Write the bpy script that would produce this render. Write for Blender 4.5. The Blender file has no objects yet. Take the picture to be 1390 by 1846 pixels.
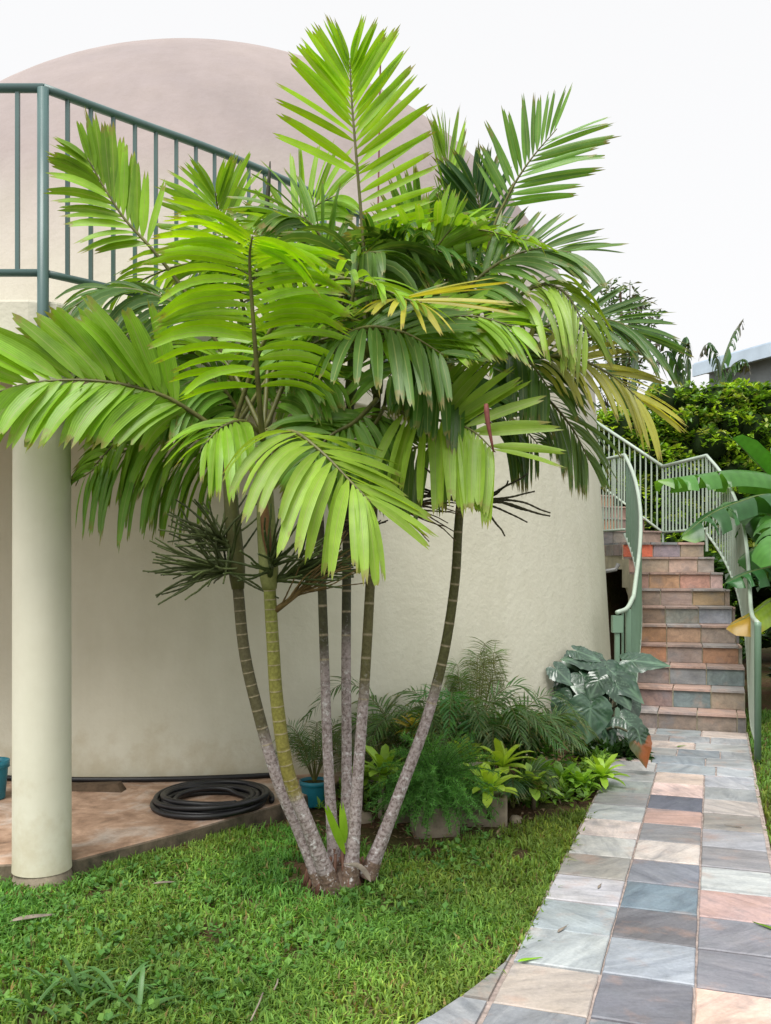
import bpy, math, random
import numpy as np
from mathutils import Vector, Matrix
random.seed(7)
RNG = np.random.default_rng(7)
R = math.radians
sc = bpy.context.scene
col = sc.collection

# ------------------------------------------------------------------ camera
F, CH, HY = 1700.0, 1.42, 1015.0          # focal length in photo pixels, eye height, horizon row
cam_d = bpy.data.cameras.new('camera')
cam = bpy.data.objects.new('camera', cam_d); col.objects.link(cam)
cam.location = (0, 0, CH); cam.rotation_euler = (R(90), 0, 0)
cam_d.sensor_fit = 'VERTICAL'; cam_d.sensor_height = 36.0; cam_d.sensor_width = 36.0 * 1390 / 1846
cam_d.lens = 36.0 * F / 1846; cam_d.shift_y = (HY - 923) / 1846
cam_d.clip_start = 0.05; cam_d.clip_end = 500
sc.camera = cam

# ------------------------------------------------------------------ sky, sun, exposure (bright overcast)
SUN_EL, SUN_AZ = 60, -155                  # degrees; azimuth from +Y, negative = left
w = bpy.data.worlds.new('World'); sc.world = w; w.use_nodes = True
nt = w.node_tree; nt.nodes.clear()
wo = nt.nodes.new('ShaderNodeOutputWorld'); bg = nt.nodes.new('ShaderNodeBackground')
sky = nt.nodes.new('ShaderNodeTexSky'); sky.sky_type = 'NISHITA'; sky.sun_disc = False
sky.sun_elevation = R(SUN_EL); sky.sun_rotation = R(SUN_AZ); sky.dust_density = 4; sky.air_density = 1
hs = nt.nodes.new('ShaderNodeHueSaturation'); hs.inputs['Saturation'].default_value = 0.18
mx = nt.nodes.new('ShaderNodeMix'); mx.data_type = 'RGBA'
mx.inputs[0].default_value = 0.86; mx.inputs[7].default_value = (6.45, 6.45, 6.5, 1)   # cloud layer
nt.links.new(sky.outputs[0], hs.inputs['Color']); nt.links.new(hs.outputs[0], mx.inputs[6])
nt.links.new(mx.outputs[2], bg.inputs['Color']); bg.inputs['Strength'].default_value = 0.10
nt.links.new(bg.outputs[0], wo.inputs['Surface'])
sun_d = bpy.data.lights.new('sun', 'SUN'); sun_d.energy = 2.6; sun_d.angle = R(38); sun_d.color = (1, .975, .93)
sun = bpy.data.objects.new('sun', sun_d); col.objects.link(sun)
sdir = Vector((math.sin(R(SUN_AZ)) * math.cos(R(SUN_EL)), math.cos(R(SUN_AZ)) * math.cos(R(SUN_EL)), math.sin(R(SUN_EL))))
sun.rotation_euler = (-sdir).to_track_quat('-Z', 'Y').to_euler()
sc.view_settings.view_transform = 'Standard'; sc.view_settings.look = 'None'
sc.view_settings.exposure = 0.70; sc.view_settings.gamma = 1.0
try:
    sc.cycles.max_bounces = 8; sc.cycles.diffuse_bounces = 4; sc.cycles.transmission_bounces = 6
    sc.cycles.use_denoising = True
except Exception: pass

# ------------------------------------------------------------------ helpers
def P(x, y, d):
    """photo pixel + distance -> world point"""
    return np.array([(x - 695) / F * d, d, CH + (HY - y) / F * d])
def G(x, y, z=0.0):
    """photo pixel on a level at height z -> world point"""
    d = F * (CH - z) / (y - HY)
    return np.array([(x - 695) / F * d, d, z])
def nrm(v):
    v = np.asarray(v, float); n = np.linalg.norm(v); return v / n if n > 1e-9 else v
def lin(r, g, b):
    f = lambda c: (c / 255 / 12.92) if c / 255 <= .04045 else ((c / 255 + .055) / 1.055) ** 2.4
    return (f(r), f(g), f(b))
def spline(pts, n):
    """Catmull-Rom through pts, n samples"""
    p = np.array(pts, float)
    p = np.vstack([2 * p[0] - p[1], p, 2 * p[-1] - p[-2]])
    m = len(p) - 3; out = []
    for i in range(n):
        u = i / (n - 1) * m; k = min(int(u), m - 1); t = u - k
        a, b, c, d = p[k:k + 4]
        out.append(.5 * (2 * b + (c - a) * t + (2 * a - 5 * b + 4 * c - d) * t * t + (3 * b - a - 3 * c + d) * t ** 3))
    return np.array(out)

WL = {}
class MB:
    def __init__(s): s.v = []; s.f = []; s.c = []; s.cur = None; s.l = []; s.uv = []
    def add(s, vs, fs, colr=None, lich=0.0):
        o = len(s.v); s.v.extend([tuple(map(float, q)) for q in vs]); s.f.extend([tuple(i + o for i in f) for f in fs])
        if colr is None: colr = s.cur
        if colr is not None:
            if len(np.shape(colr)) == 2: s.c.extend([tuple(q) for q in colr])
            else: s.c.extend([tuple(colr)] * len(vs))
        if np.ndim(lich) == 1: s.l.extend([float(q) for q in lich])
        else: s.l.extend([float(lich)] * len(vs))
    def box(s, lo, hi, colr=None):
        x0, y0, z0 = lo; x1, y1, z1 = hi
        s.add([(x0,y0,z0),(x1,y0,z0),(x1,y1,z0),(x0,y1,z0),(x0,y0,z1),(x1,y0,z1),(x1,y1,z1),(x0,y1,z1)],
              [(0,3,2,1),(4,5,6,7),(0,1,5,4),(1,2,6,5),(2,3,7,6),(3,0,4,7)], colr)
    def prism(s, poly, z0, z1, colr=None):
        n = len(poly)
        vs = [(p[0], p[1], z0) for p in poly] + [(p[0], p[1], z1) for p in poly]
        s.add(vs, [tuple(range(n - 1, -1, -1)), tuple(range(n, 2 * n))] + [(i, (i + 1) % n, n + (i + 1) % n, n + i) for i in range(n)], colr)
    def tube(s, pts, rad, k=8, caps=True, colr=None, lich=0.0, phase=0.0):
        pts = np.array(pts, float); n = len(pts)
        rad = np.broadcast_to(np.asarray(rad, float), (n,))
        T = np.gradient(pts, axis=0); T /= (np.linalg.norm(T, axis=1)[:, None] + 1e-9)
        ref = np.array([0, 0, 1.]) if abs(T[0][2]) < .9 else np.array([1., 0, 0])
        u = nrm(np.cross(T[0], ref)); vs = []
        for i in range(n):
            u = nrm(u - T[i] * np.dot(u, T[i])); w_ = np.cross(T[i], u)
            for j in range(k):
                a = 2 * math.pi * j / k + phase
                vs.append(pts[i] + rad[i] * (math.cos(a) * u + math.sin(a) * w_))
        fs = [(i*k+j, i*k+(j+1) % k, (i+1)*k+(j+1) % k, (i+1)*k+j) for i in range(n-1) for j in range(k)]
        if caps: fs += [tuple(range(k - 1, -1, -1)), tuple(range((n - 1) * k, n * k))]
        if colr is not None and len(np.shape(colr)) == 2: colr = np.repeat(np.array(colr), k, axis=0)
        if np.ndim(lich) == 1: lich = np.repeat(np.array(lich), k)
        s.add(vs, fs, colr, lich)
    def lathe(s, prof, c, k=32, colr=None):
        vs = [(c[0] + r * math.cos(2*math.pi*j/k), c[1] + r * math.sin(2*math.pi*j/k), c[2] + z) for r, z in prof for j in range(k)]
        n = len(prof)
        s.add(vs, [(i*k+j, i*k+(j+1) % k, (i+1)*k+(j+1) % k, (i+1)*k+j) for i in range(n-1) for j in range(k)], colr)
    def build(s, name, mat, parent=None, smooth=False, loc=None):
        L = np.array(WL[parent.as_pointer()]) if parent is not None else np.array(loc if loc is not None else (0, 0, 0), float)
        me = bpy.data.meshes.new(name)
        me.from_pydata([tuple(np.array(q) - L) for q in s.v] if len(s.v) < 20000 else (np.array(s.v) - L).tolist(), [], s.f)
        if len(s.c) == len(s.v) and s.c:
            at = me.color_attributes.new('Col', 'FLOAT_COLOR', 'POINT')
            a = np.ones((len(s.v), 4), np.float32); a[:, :3] = np.array(s.c)[:, :3]; at.data.foreach_set('color', a.ravel())
        if any(s.l):
            at = me.attributes.new('lichen', 'FLOAT', 'POINT'); at.data.foreach_set('value', np.array(s.l, np.float32))
        if s.uv and len(s.uv) == len(s.v):
            at = me.attributes.new('LUV', 'FLOAT_COLOR', 'POINT'); a = np.ones((len(s.v), 4), np.float32); a[:, :2] = np.array(s.uv); at.data.foreach_set('color', a.ravel())
        if smooth: me.polygons.foreach_set('use_smooth', [True] * len(me.polygons))
        me.materials.append(mat)
        o = bpy.data.objects.new(name, me); col.objects.link(o)
        if parent is not None: o.parent = parent
        else: o.location = L
        WL[o.as_pointer()] = tuple(L)
        return o
def tag(o, label=None, cat=None, group=None, kind=None):
    if label: o['label'] = label
    if cat: o['category'] = cat
    if group: o['group'] = group
    if kind: o['kind'] = kind
    return o
def empty(name, loc, label=None, cat=None, group=None):
    o = bpy.data.objects.new(name, None); col.objects.link(o); o.location = tuple(map(float, loc))
    o.empty_display_size = .1
    WL[o.as_pointer()] = tuple(map(float, loc)); return tag(o, label, cat, group)

# ------------------------------------------------------------------ materials
def newmat(name):
    m = bpy.data.materials.new(name); m.use_nodes = True; n = m.node_tree; n.nodes.clear()
    return m, n, (lambda t, **k: _nd(n, t, **k)), n.links.new
def _nd(n, t, **k):
    o = n.nodes.new('ShaderNode' + t)
    for a, b in k.items(): setattr(o, a, b)
    return o
def ramp(n, pts):
    r = n.nodes.new('ShaderNodeValToRGB'); e = r.color_ramp.elements
    e[0].position, e[0].color = pts[0][0], (*pts[0][1], 1); e[1].position, e[1].color = pts[-1][0], (*pts[-1][1], 1)
    for p, c in pts[1:-1]: q = e.new(p); q.color = (*c, 1)
    return r
def noise(n, L, scale, detail=4, rough=.55, vec=None, dist=0):
    t = n.nodes.new('ShaderNodeTexNoise'); t.inputs['Scale'].default_value = scale; t.inputs['Detail'].default_value = detail
    t.inputs['Roughness'].default_value = rough; t.inputs['Distortion'].default_value = dist
    if vec is not None: L(vec, t.inputs['Vector'])
    return t
def mixc(n, L, fac, a, b, mode='MIX'):
    m = n.nodes.new('ShaderNodeMix'); m.data_type = 'RGBA'; m.blend_type = mode
    for s, v in ((0, fac), (6, a), (7, b)):
        if hasattr(v, 'is_output'): L(v, m.inputs[s])
        elif s == 0: m.inputs[0].default_value = v
        else: m.inputs[s].default_value = (*v, 1)
    return m.outputs[2]
def mth(n, L, op, a, b=0.0, clamp=False):
    m = n.nodes.new('ShaderNodeMath'); m.operation = op; m.use_clamp = clamp
    for i, v in enumerate((a, b)):
        if hasattr(v, 'is_output'): L(v, m.inputs[i])
        else: m.inputs[i].default_value = v
    return m.outputs[0]
def finish(n, L, c, rough=.6, bump=None, bstr=.2, bdist=.01, spec=.5, metal=0):
    b = n.nodes.new('ShaderNodeBsdfPrincipled'); o = n.nodes.new('ShaderNodeOutputMaterial')
    if hasattr(c, 'is_output'): L(c, b.inputs['Base Color'])
    else: b.inputs['Base Color'].default_value = (*c, 1)
    if hasattr(rough, 'is_output'): L(rough, b.inputs['Roughness'])
    else: b.inputs['Roughness'].default_value = rough
    b.inputs['Specular IOR Level'].default_value = spec; b.inputs['Metallic'].default_value = metal
    if bump is not None:
        u = n.nodes.new('ShaderNodeBump'); u.inputs['Strength'].default_value = bstr; u.inputs['Distance'].default_value = bdist
        L(bump, u.inputs['Height']); L(u.outputs[0], b.inputs['Normal'])
    L(b.outputs[0], o.inputs['Surface']); return b
def m_simple(name, c, rough=.5, var=.12, scale=20, bstr=.1, bscale=80, spec=.5, metal=0):
    m, n, N, L = newmat(name); g = N('NewGeometry')
    t = noise(n, L, scale, 5, .6, g.outputs['Position'])
    lo = tuple(max(0, q * (1 - var * 1.6)) for q in c); hi = tuple(min(1, q * (1 + var)) for q in c)
    r = ramp(n, [(.3, lo), (.7, hi)]); L(t.outputs[0], r.inputs[0])
    t2 = noise(n, L, bscale, 3, .6, g.outputs['Position'])
    finish(n, L, r.outputs[0], rough, t2.outputs[0], bstr, .004, spec, metal); return m

def m_stucco(name='stucco', bs=.34):
    m, n, N, L = newmat(name); g = N('NewGeometry'); sx = N('SeparateXYZ'); L(g.outputs['Position'], sx.inputs[0])
    big = noise(n, L, .8, 5, .6, g.outputs['Position']); med = noise(n, L, 6, 5, .65, g.outputs['Position'])
    fine = noise(n, L, 55, 4, .6, g.outputs['Position']); lump = noise(n, L, 22, 2, .5, g.outputs['Position'])
    # weathered pinkish roof coating above, cream wall paint below
    h = mth(n, L, 'ADD', sx.outputs[2], mth(n, L, 'MULTIPLY', mth(n, L, 'SUBTRACT', big.outputs[0], .5), 1.2))
    k = N('MapRange'); k.inputs[1].default_value = 2.3; k.inputs[2].default_value = 4.3; L(h, k.inputs[0])
    mp = N('Mapping'); mp.inputs['Scale'].default_value = (5, 5, .5); L(g.outputs['Position'], mp.inputs[0])
    streak = noise(n, L, 1.0, 5, .65, mp.outputs[0])
    rs = ramp(n, [(.35, (.91, .91, .89)), (.62, (1, 1, 1))]); L(streak.outputs[0], rs.inputs[0])
    rb = ramp(n, [(.3, (.92, .91, .89)), (.65, (1, 1, 1))]); L(med.outputs[0], rb.inputs[0])
    roof = ramp(n, [(.3, (.285, .245, .242)), (.7, (.36, .305, .292))]); L(big.outputs[0], roof.inputs[0])
    wall = ramp(n, [(.3, (.655, .635, .515)), (.7, (.70, .68, .565))]); L(big.outputs[0], wall.inputs[0])
    c = mixc(n, L, k.outputs[0], wall.outputs[0], roof.outputs[0])
    c = mixc(n, L, .55, c, rs.outputs[0], 'MULTIPLY'); c = mixc(n, L, .6, c, rb.outputs[0], 'MULTIPLY')
    # splash dirt near the ground
    d = N('MapRange'); d.inputs[1].default_value = .34; d.inputs[2].default_value = 0; L(mth(n, L, 'ADD', sx.outputs[2], mth(n, L, 'MULTIPLY', mth(n, L, 'SUBTRACT', med.outputs[0], .5), 1.0)), d.inputs[0])
    c = mixc(n, L, mth(n, L, 'MULTIPLY', d.outputs[0], .42), c, (.42, .33, .18))
    hh = mth(n, L, 'ADD', mth(n, L, 'MULTIPLY', fine.outputs[0], .5), lump.outputs[0])
    finish(n, L, c, .85, hh, bs, .010, .2); return m

def m_leaf(name, c, trans=.5, tc=None, rough=.42, var=.22, attr=False, spec=.45, vein=0.0):
    """thin leaf: sheen on top, light through the blade; colour varies from leaf to leaf"""
    m, n, N, L = newmat(name); oi = N('ObjectInfo'); g = N('NewGeometry')
    if attr:
        at = N('Attribute', attribute_name='Col'); base = at.outputs['Color']
    else:
        rr = ramp(n, [(0, tuple(q * (1 - var) for q in c)), (1, tuple(min(1, q * (1 + var)) for q in c))]); L(oi.outputs['Random'], rr.inputs[0]); base = rr.outputs[0]
    t = noise(n, L, 9, 4, .6, g.outputs['Position'])
    r2 = ramp(n, [(.3, (.74, .78, .7)), (.68, (1.08, 1.06, 1.1))]); L(t.outputs[0], r2.inputs[0])
    base = mixc(n, L, 1.0, base, r2.outputs[0], 'MULTIPLY')
    lu = N('Attribute', attribute_name='LUV'); sp = N('SeparateColor'); L(lu.outputs['Color'], sp.inputs[0])
    au = mth(n, L, 'ABSOLUTE', sp.outputs[0]); has = sp.outputs[2]
    stripe = mth(n, L, 'SINE', mth(n, L, 'MULTIPLY', au, 26.0)); st2 = mth(n, L, 'MULTIPLY', mth(n, L, 'ADD', mth(n, L, 'MULTIPLY', stripe, .5), .5), has)
    base = mixc(n, L, mth(n, L, 'MULTIPLY', st2, .22), base, (.02, .05, .01))
    rib = N('MapRange'); rib.inputs[1].default_value = .10; rib.inputs[2].default_value = .03; L(au, rib.inputs[0])
    base = mixc(n, L, mth(n, L, 'MULTIPLY', mth(n, L, 'MULTIPLY', rib.outputs[0], has), .5), base, (.42, .46, .16))
    tn = noise(n, L, 22, 3, .6, g.outputs['Position'])
    tip = N('MapRange'); tip.inputs[1].default_value = 1.0; tip.inputs[2].default_value = 1.12; L(mth(n, L, 'ADD', sp.outputs[1], mth(n, L, 'MULTIPLY', mth(n, L, 'SUBTRACT', tn.outputs[0], .42), .55)), tip.inputs[0])
    base = mixc(n, L, mth(n, L, 'MULTIPLY', mth(n, L, 'MULTIPLY', tip.outputs[0], has), .75), base, (.27, .20, .07))
    b = n.nodes.new('ShaderNodeBsdfPrincipled'); L(base, b.inputs['Base Color']); b.inputs['Roughness'].default_value = rough
    b.inputs['Specular IOR Level'].default_value = spec
    t3 = noise(n, L, 130, 2, .5, g.outputs['Position']); u = N('Bump'); u.inputs['Strength'].default_value = .12; u.inputs['Distance'].default_value = .004
    L(mth(n, L, 'ADD', t3.outputs[0], mth(n, L, 'MULTIPLY', st2, .8)), u.inputs['Height']); L(u.outputs[0], b.inputs['Normal'])
    tr = N('BsdfTranslucent')
    tcol = mixc(n, L, 1.0, base, tc or (1.5, 1.35, .5), 'MULTIPLY'); L(tcol, tr.inputs['Color'])
    ms = N('MixShader'); ms.inputs[0].default_value = trans; L(b.outputs[0], ms.inputs[1]); L(tr.outputs[0], ms.inputs[2])
    o = N('OutputMaterial'); L(ms.outputs[0], o.inputs['Surface']); return m

def m_slate():
    """each stone takes its own colour from the object; bedding streaks, rust bloom, darker stains"""
    m, n, N, L = newmat('slate'); oi = N('ObjectInfo'); tc = N('TexCoord'); g = N('NewGeometry')
    off = N('VectorMath', operation='SCALE'); cb = N('CombineXYZ')
    for i, k in enumerate((37., 71., 19.)): L(mth(n, L, 'MULTIPLY', oi.outputs['Random'], k), cb.inputs[i])
    ad = N('VectorMath', operation='ADD'); L(g.outputs['Position'], ad.inputs[0]); L(cb.outputs[0], ad.inputs[1])
    rot = N('Mapping'); L(ad.outputs[0], rot.inputs[0]); ang = N('CombineXYZ'); L(mth(n, L, 'MULTIPLY', oi.outputs['Random'], 40.), ang.inputs[2]); L(ang.outputs[0], rot.inputs['Rotation'])
    st = N('Mapping'); st.inputs['Scale'].default_value = (3.2, 14, 14); L(rot.outputs[0], st.inputs[0])
    streak = noise(n, L, 1.0, 7, .68, st.outputs[0], .6); blot = noise(n, L, 5.5, 5, .6, ad.outputs[0]); fine = noise(n, L, 70, 4, .7, ad.outputs[0])
    rs = ramp(n, [(.28, (.55, .56, .60)), (.5, (.98, .98, .98)), (.72, (1.35, 1.32, 1.28))]); L(streak.outputs[0], rs.inputs[0])
    c = mixc(n, L, .85, oi.outputs['Color'], rs.outputs[0], 'MULTIPLY')
    rust = N('MapRange'); rust.inputs[1].default_value = .56; rust.inputs[2].default_value = .74; L(blot.outputs[0], rust.inputs[0])
    c = mixc(n, L, mth(n, L, 'MULTIPLY', rust.outputs[0], .42), c, (.48, .29, .21))
    dk = N('MapRange'); dk.inputs[1].default_value = .46; dk.inputs[2].default_value = .3; L(blot.outputs[0], dk.inputs[0])
    c = mixc(n, L, mth(n, L, 'MULTIPLY', dk.outputs[0], .45), c, (.17, .19, .22))
    rf = ramp(n, [(.35, (.88, .88, .88)), (.65, (1.08, 1.08, 1.08))]); L(fine.outputs[0], rf.inputs[0]); c = mixc(n, L, .8, c, rf.outputs[0], 'MULTIPLY')
    gr = noise(n, L, 1.7, 6, .7, g.outputs['Position']); rg = ramp(n, [(.36, (.72, .70, .66)), (.56, (1, 1, 1))]); L(gr.outputs[0], rg.inputs[0]); c = mixc(n, L, .8, c, rg.outputs[0], 'MULTIPLY')
    rr = N('MapRange'); rr.inputs[3].default_value = .36; rr.inputs[4].default_value = .68; L(blot.outputs[0], rr.inputs[0])
    hh = mth(n, L, 'ADD', mth(n, L, 'MULTIPLY', fine.outputs[0], .25), streak.outputs[0])
    finish(n, L, c, rr.outputs[0], hh, .5, .008, .45); return m

def m_ground():
    m, n, N, L = newmat('soil'); g = N('NewGeometry')
    a = noise(n, L, 3, 6, .65, g.outputs['Position']); b = noise(n, L, 40, 5, .7, g.outputs['Position'])
    r = ramp(n, [(.3, (.055, .035, .02)), (.55, (.11, .065, .038)), (.75, (.16, .10, .06))]); L(b.outputs[0], r.inputs[0])
    r2 = ramp(n, [(.42, (.055, .085, .02)), (.58, (.10, .06, .035))]); L(a.outputs[0], r2.inputs[0])
    finish(n, L, mixc(n, L, .5, r.outputs[0], r2.outputs[0]), .95, b.outputs[0], .8, .03, .1); return m
def m_patio():
    m, n, N, L = newmat('stained_concrete'); g = N('NewGeometry')
    a = noise(n, L, 3.4, 6, .62, g.outputs['Position'], .8); b = noise(n, L, 9, 6, .7, g.outputs['Position']); f = noise(n, L, 90, 4, .7, g.outputs['Position'])
    r = ramp(n, [(.3, (.17, .12, .085)), (.42, (.34, .22, .15)), (.52, (.46, .31, .22)), (.62, (.52, .42, .35)), (.75, (.55, .50, .45))]); L(a.outputs[0], r.inputs[0])
    r2 = ramp(n, [(.35, (.55, .5, .46)), (.6, (1.05, 1.05, 1.05))]); L(b.outputs[0], r2.inputs[0])
    c = mixc(n, L, .8, r.outputs[0], r2.outputs[0], 'MULTIPLY')
    sx = N('SeparateXYZ'); L(g.outputs['Normal'], sx.inputs[0]); 
    up = N('MapRange'); up.inputs[1].default_value = .3; up.inputs[2].default_value = .8; L(sx.outputs[2], up.inputs[0])
    side_tone = ramp(n, [(.35, (.05, .045, .03)), (.7, (.22, .17, .12))]); L(b.outputs[0], side_tone.inputs[0])
    c = mixc(n, L, up.outputs[0], side_tone.outputs[0], c)  # slab sides take a darker brown than the top
    finish(n, L, c, .6, f.outputs[0], .3, .006, .4); return m
def m_trunk():
    m, n, N, L = newmat('palm_trunk'); g = N('NewGeometry'); at = N('Attribute', attribute_name='Col'); li = N('Attribute', attribute_name='lichen')
    a = noise(n, L, 44, 6, .7, g.outputs['Position']); b = noise(n, L, 75, 3, .6, g.outputs['Position'])
    c = at.outputs['Color']
    rv = ramp(n, [(.32, (.62, .6, .58)), (.66, (1.15, 1.15, 1.15))]); L(b.outputs[0], rv.inputs[0]); c = mixc(n, L, .85, c, rv.outputs[0], 'MULTIPLY')
    dk = N('MapRange'); dk.inputs[1].default_value = .5; dk.inputs[2].default_value = .36; L(b.outputs[0], dk.inputs[0])
    c = mixc(n, L, mth(n, L, 'MULTIPLY', mth(n, L, 'MULTIPLY', dk.outputs[0], li.outputs['Fac']), .6), c, (.10, .06, .05))
    k = N('MapRange'); k.inputs[1].default_value = .55; k.inputs[2].default_value = .66; L(a.outputs[0], k.inputs[0])
    c = mixc(n, L, mth(n, L, 'MULTIPLY', k.outputs[0], li.outputs['Fac']), c, (.62, .60, .60))
    finish(n, L, c, .62, b.outputs[0], .45, .006, .3); return m
def m_paint(name, c, rough=.38):
    m, n, N, L = newmat(name); g = N('NewGeometry')
    a = noise(n, L, 4, 5, .6, g.outputs['Position']); b = noise(n, L, 60, 4, .7, g.outputs['Position'])
    r = ramp(n, [(.3, tuple(q * .86 for q in c)), (.7, tuple(min(1, q * 1.05) for q in c))]); L(a.outputs[0], r.inputs[0])
    k = N('MapRange'); k.inputs[1].default_value = .66; k.inputs[2].default_value = .74; L(b.outputs[0], k.inputs[0])
    cc = mixc(n, L, mth(n, L, 'MULTIPLY', k.outputs[0], .35), r.outputs[0], (.30, .24, .17))
    finish(n, L, cc, rough, b.outputs[0], .06, .002, .5); return m
def m_attr(name, rough=.6, spec=.3, bscale=60, bstr=.2):
    m, n, N, L = newmat(name); at = N('Attribute', attribute_name='Col'); g = N('NewGeometry')
    t = noise(n, L, bscale, 4, .6, g.outputs['Position']); r = ramp(n, [(.3, (.75, .75, .75)), (.7, (1.12, 1.12, 1.12))]); L(t.outputs[0], r.inputs[0])
    finish(n, L, mixc(n, L, .8, at.outputs['Color'], r.outputs[0], 'MULTIPLY'), rough, t.outputs[0], bstr, .005, spec); return m

M = dict(
    stucco=m_stucco(), smooth_stucco=m_stucco('smooth_stucco', .10), slate=m_slate(), soil=m_ground(), patio=m_patio(), trunk=m_trunk(),
    mortar=m_simple('pink_mortar', (.40, .33, .30), .9, .25, 30, .5, 90, .1),
    concrete=m_simple('raw_concrete', (.30, .25, .19), .9, .3, 9, .5, 60, .2),
    cream=m_simple('cream_paint', (.50, .46, .33), .8, .15, 6, .3, 70, .2),
    teal_paint=m_paint('teal_grey_paint', (.085, .15, .145), .36), sage=m_paint('sage_paint', (.40, .48, .40), .34), green_post=m_paint('green_paint', (.16, .26, .18), .38),
    black=m_simple('black_polythene', (.012, .012, .014), .42, .3, 12, .15, 120, .5),
    tealpot=m_simple('teal_plastic', (.012, .17, .23), .42, .15, 8, .1, 60),
    lime=m_leaf('palm_leaf_lime', (.37, .66, .010), .50, (1.5, 1.35, .55)),
    pale=m_leaf('palm_leaf_pale', (.34, .54, .06), .42, (1.35, 1.25, .55)),
    mid=m_leaf('palm_leaf_mid', (.27, .49, .035), .42, (1.6, 1.5, .5), rough=.38, spec=.48),
    dark=m_leaf('palm_leaf_deep', (.17, .36, .055), .34, (1.6, 1.6, .5), rough=.30, spec=.6),
    yellow=m_leaf('palm_leaf_yellowing', (.42, .40, .05), .40, (1.3, 1.15, .5), var=.3),
    rachis=m_simple('leaf_stalk', (.13, .13, .035), .5, .3, 15, .2, 80),
    attrleaf=m_leaf('mixed_leaf', (1, 1, 1), .36, (1.5, 1.4, .5), attr=True, rough=.38, spec=.45),
    grass=m_leaf('grass_blade', (1, 1, 1), .38, (1.35, 1.3, .5), attr=True, rough=.55, spec=.25),
    glossy=m_leaf('glossy_leaf', (1, 1, 1), .05, (1.4, 1.5, .4), attr=True, rough=.28, spec=.9),
    banana=m_leaf('banana_leaf', (1, 1, 1), .38, (1.4, 1.4, .4), attr=True, rough=.33, spec=.5),
    bark=m_simple('bark', (.10, .07, .045), .9, .35, 14, .6, 50, .2), attr=m_attr('plant_stalk'),
    roof=m_simple('pale_blue_roof', (.50, .60, .70), .5, .08, 3, .1, 40), greywall=m_simple('grey_wall', (.30, .33, .34), .8, .1, 3, .2, 40),
    dry=m_simple('dry_leaf', (.24, .20, .16), .8, .3, 20, .3, 60), redleaf=m_simple('dead_red_leaf', (.20, .07, .06), .7, .3, 20, .3, 60),
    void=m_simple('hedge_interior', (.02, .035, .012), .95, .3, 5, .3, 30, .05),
)

# ------------------------------------------------------------------ ground, patio, path
gm = MB(); nx, ny = 60, 60
xs = np.concatenate([np.linspace(-90, -5, 10), np.linspace(-4.5, 7, 47), np.linspace(9, 90, 10)])
ys = np.concatenate([np.linspace(-20, 1, 6), np.linspace(1.3, 14, 52), np.linspace(16, 160, 10)])
vs = [(x, y, (-.012 + .010 * math.sin(x * 5.1 + y) * math.sin(y * 4.3 - x)) if (-4.6 < x < 7.1 and 1 < y < 14) else -.012) for y in ys for x in xs]
k = len(xs); gm.add(vs, [(j*k+i, j*k+i+1, (j+1)*k+i+1, (j+1)*k+i) for j in range(len(ys)-1) for i in range(k-1)])
tag(gm.build('ground', M['soil'], smooth=True), kind='structure')

DOME = (-1.70, 9.74)
SLAB = [(-7, 4.22), (-1.70, 4.20), (-1.40, 4.27), (-1.02, 4.70), (-.63, 5.20), (-.34, 5.62), (-.20, 6.1), (-.5, 6.6), (-7, 8.5)]
pm = MB(); pm.prism(SLAB, -.06, .08); po = pm.build('patio', M['patio']); tag(po, kind='structure')
bv = po.modifiers.new('edge', 'BEVEL'); bv.width = .012; bv.segments = 2; bv.limit_method = 'ANGLE'

TH = R(19.2); U = np.array([math.sin(TH), math.cos(TH), 0]); V = np.array([math.cos(TH), -math.sin(TH), 0]); P0 = np.array([.629, 2.905, 0])
def ST(s, t, z=0.0): return P0 + s * U + t * V + np.array([0, 0, z])
S0 = 5.36                                     # where the stairs begin
pathpoly = [ST(-1.9, .625), ST(S0 + .1, .625), ST(S0 + .1, -.46), ST(4.2, -.40), ST(3.6, -.318), ST(.42, -.318), ST(.30, -.345), ST(.04, -.41), ST(-.17, -.48), ST(-.5, -.66), ST(-.9, -.95), ST(-1.9, -1.4)]
pm = MB(); pm.prism([(q[0], q[1]) for q in pathpoly], -.05, .010)
path = pm.build('garden_path', M['mortar'], loc=(P0[0], P0[1], 0)); tag(path, 'slate paved garden path leading to the stairs', None, None, 'structure')

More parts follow.
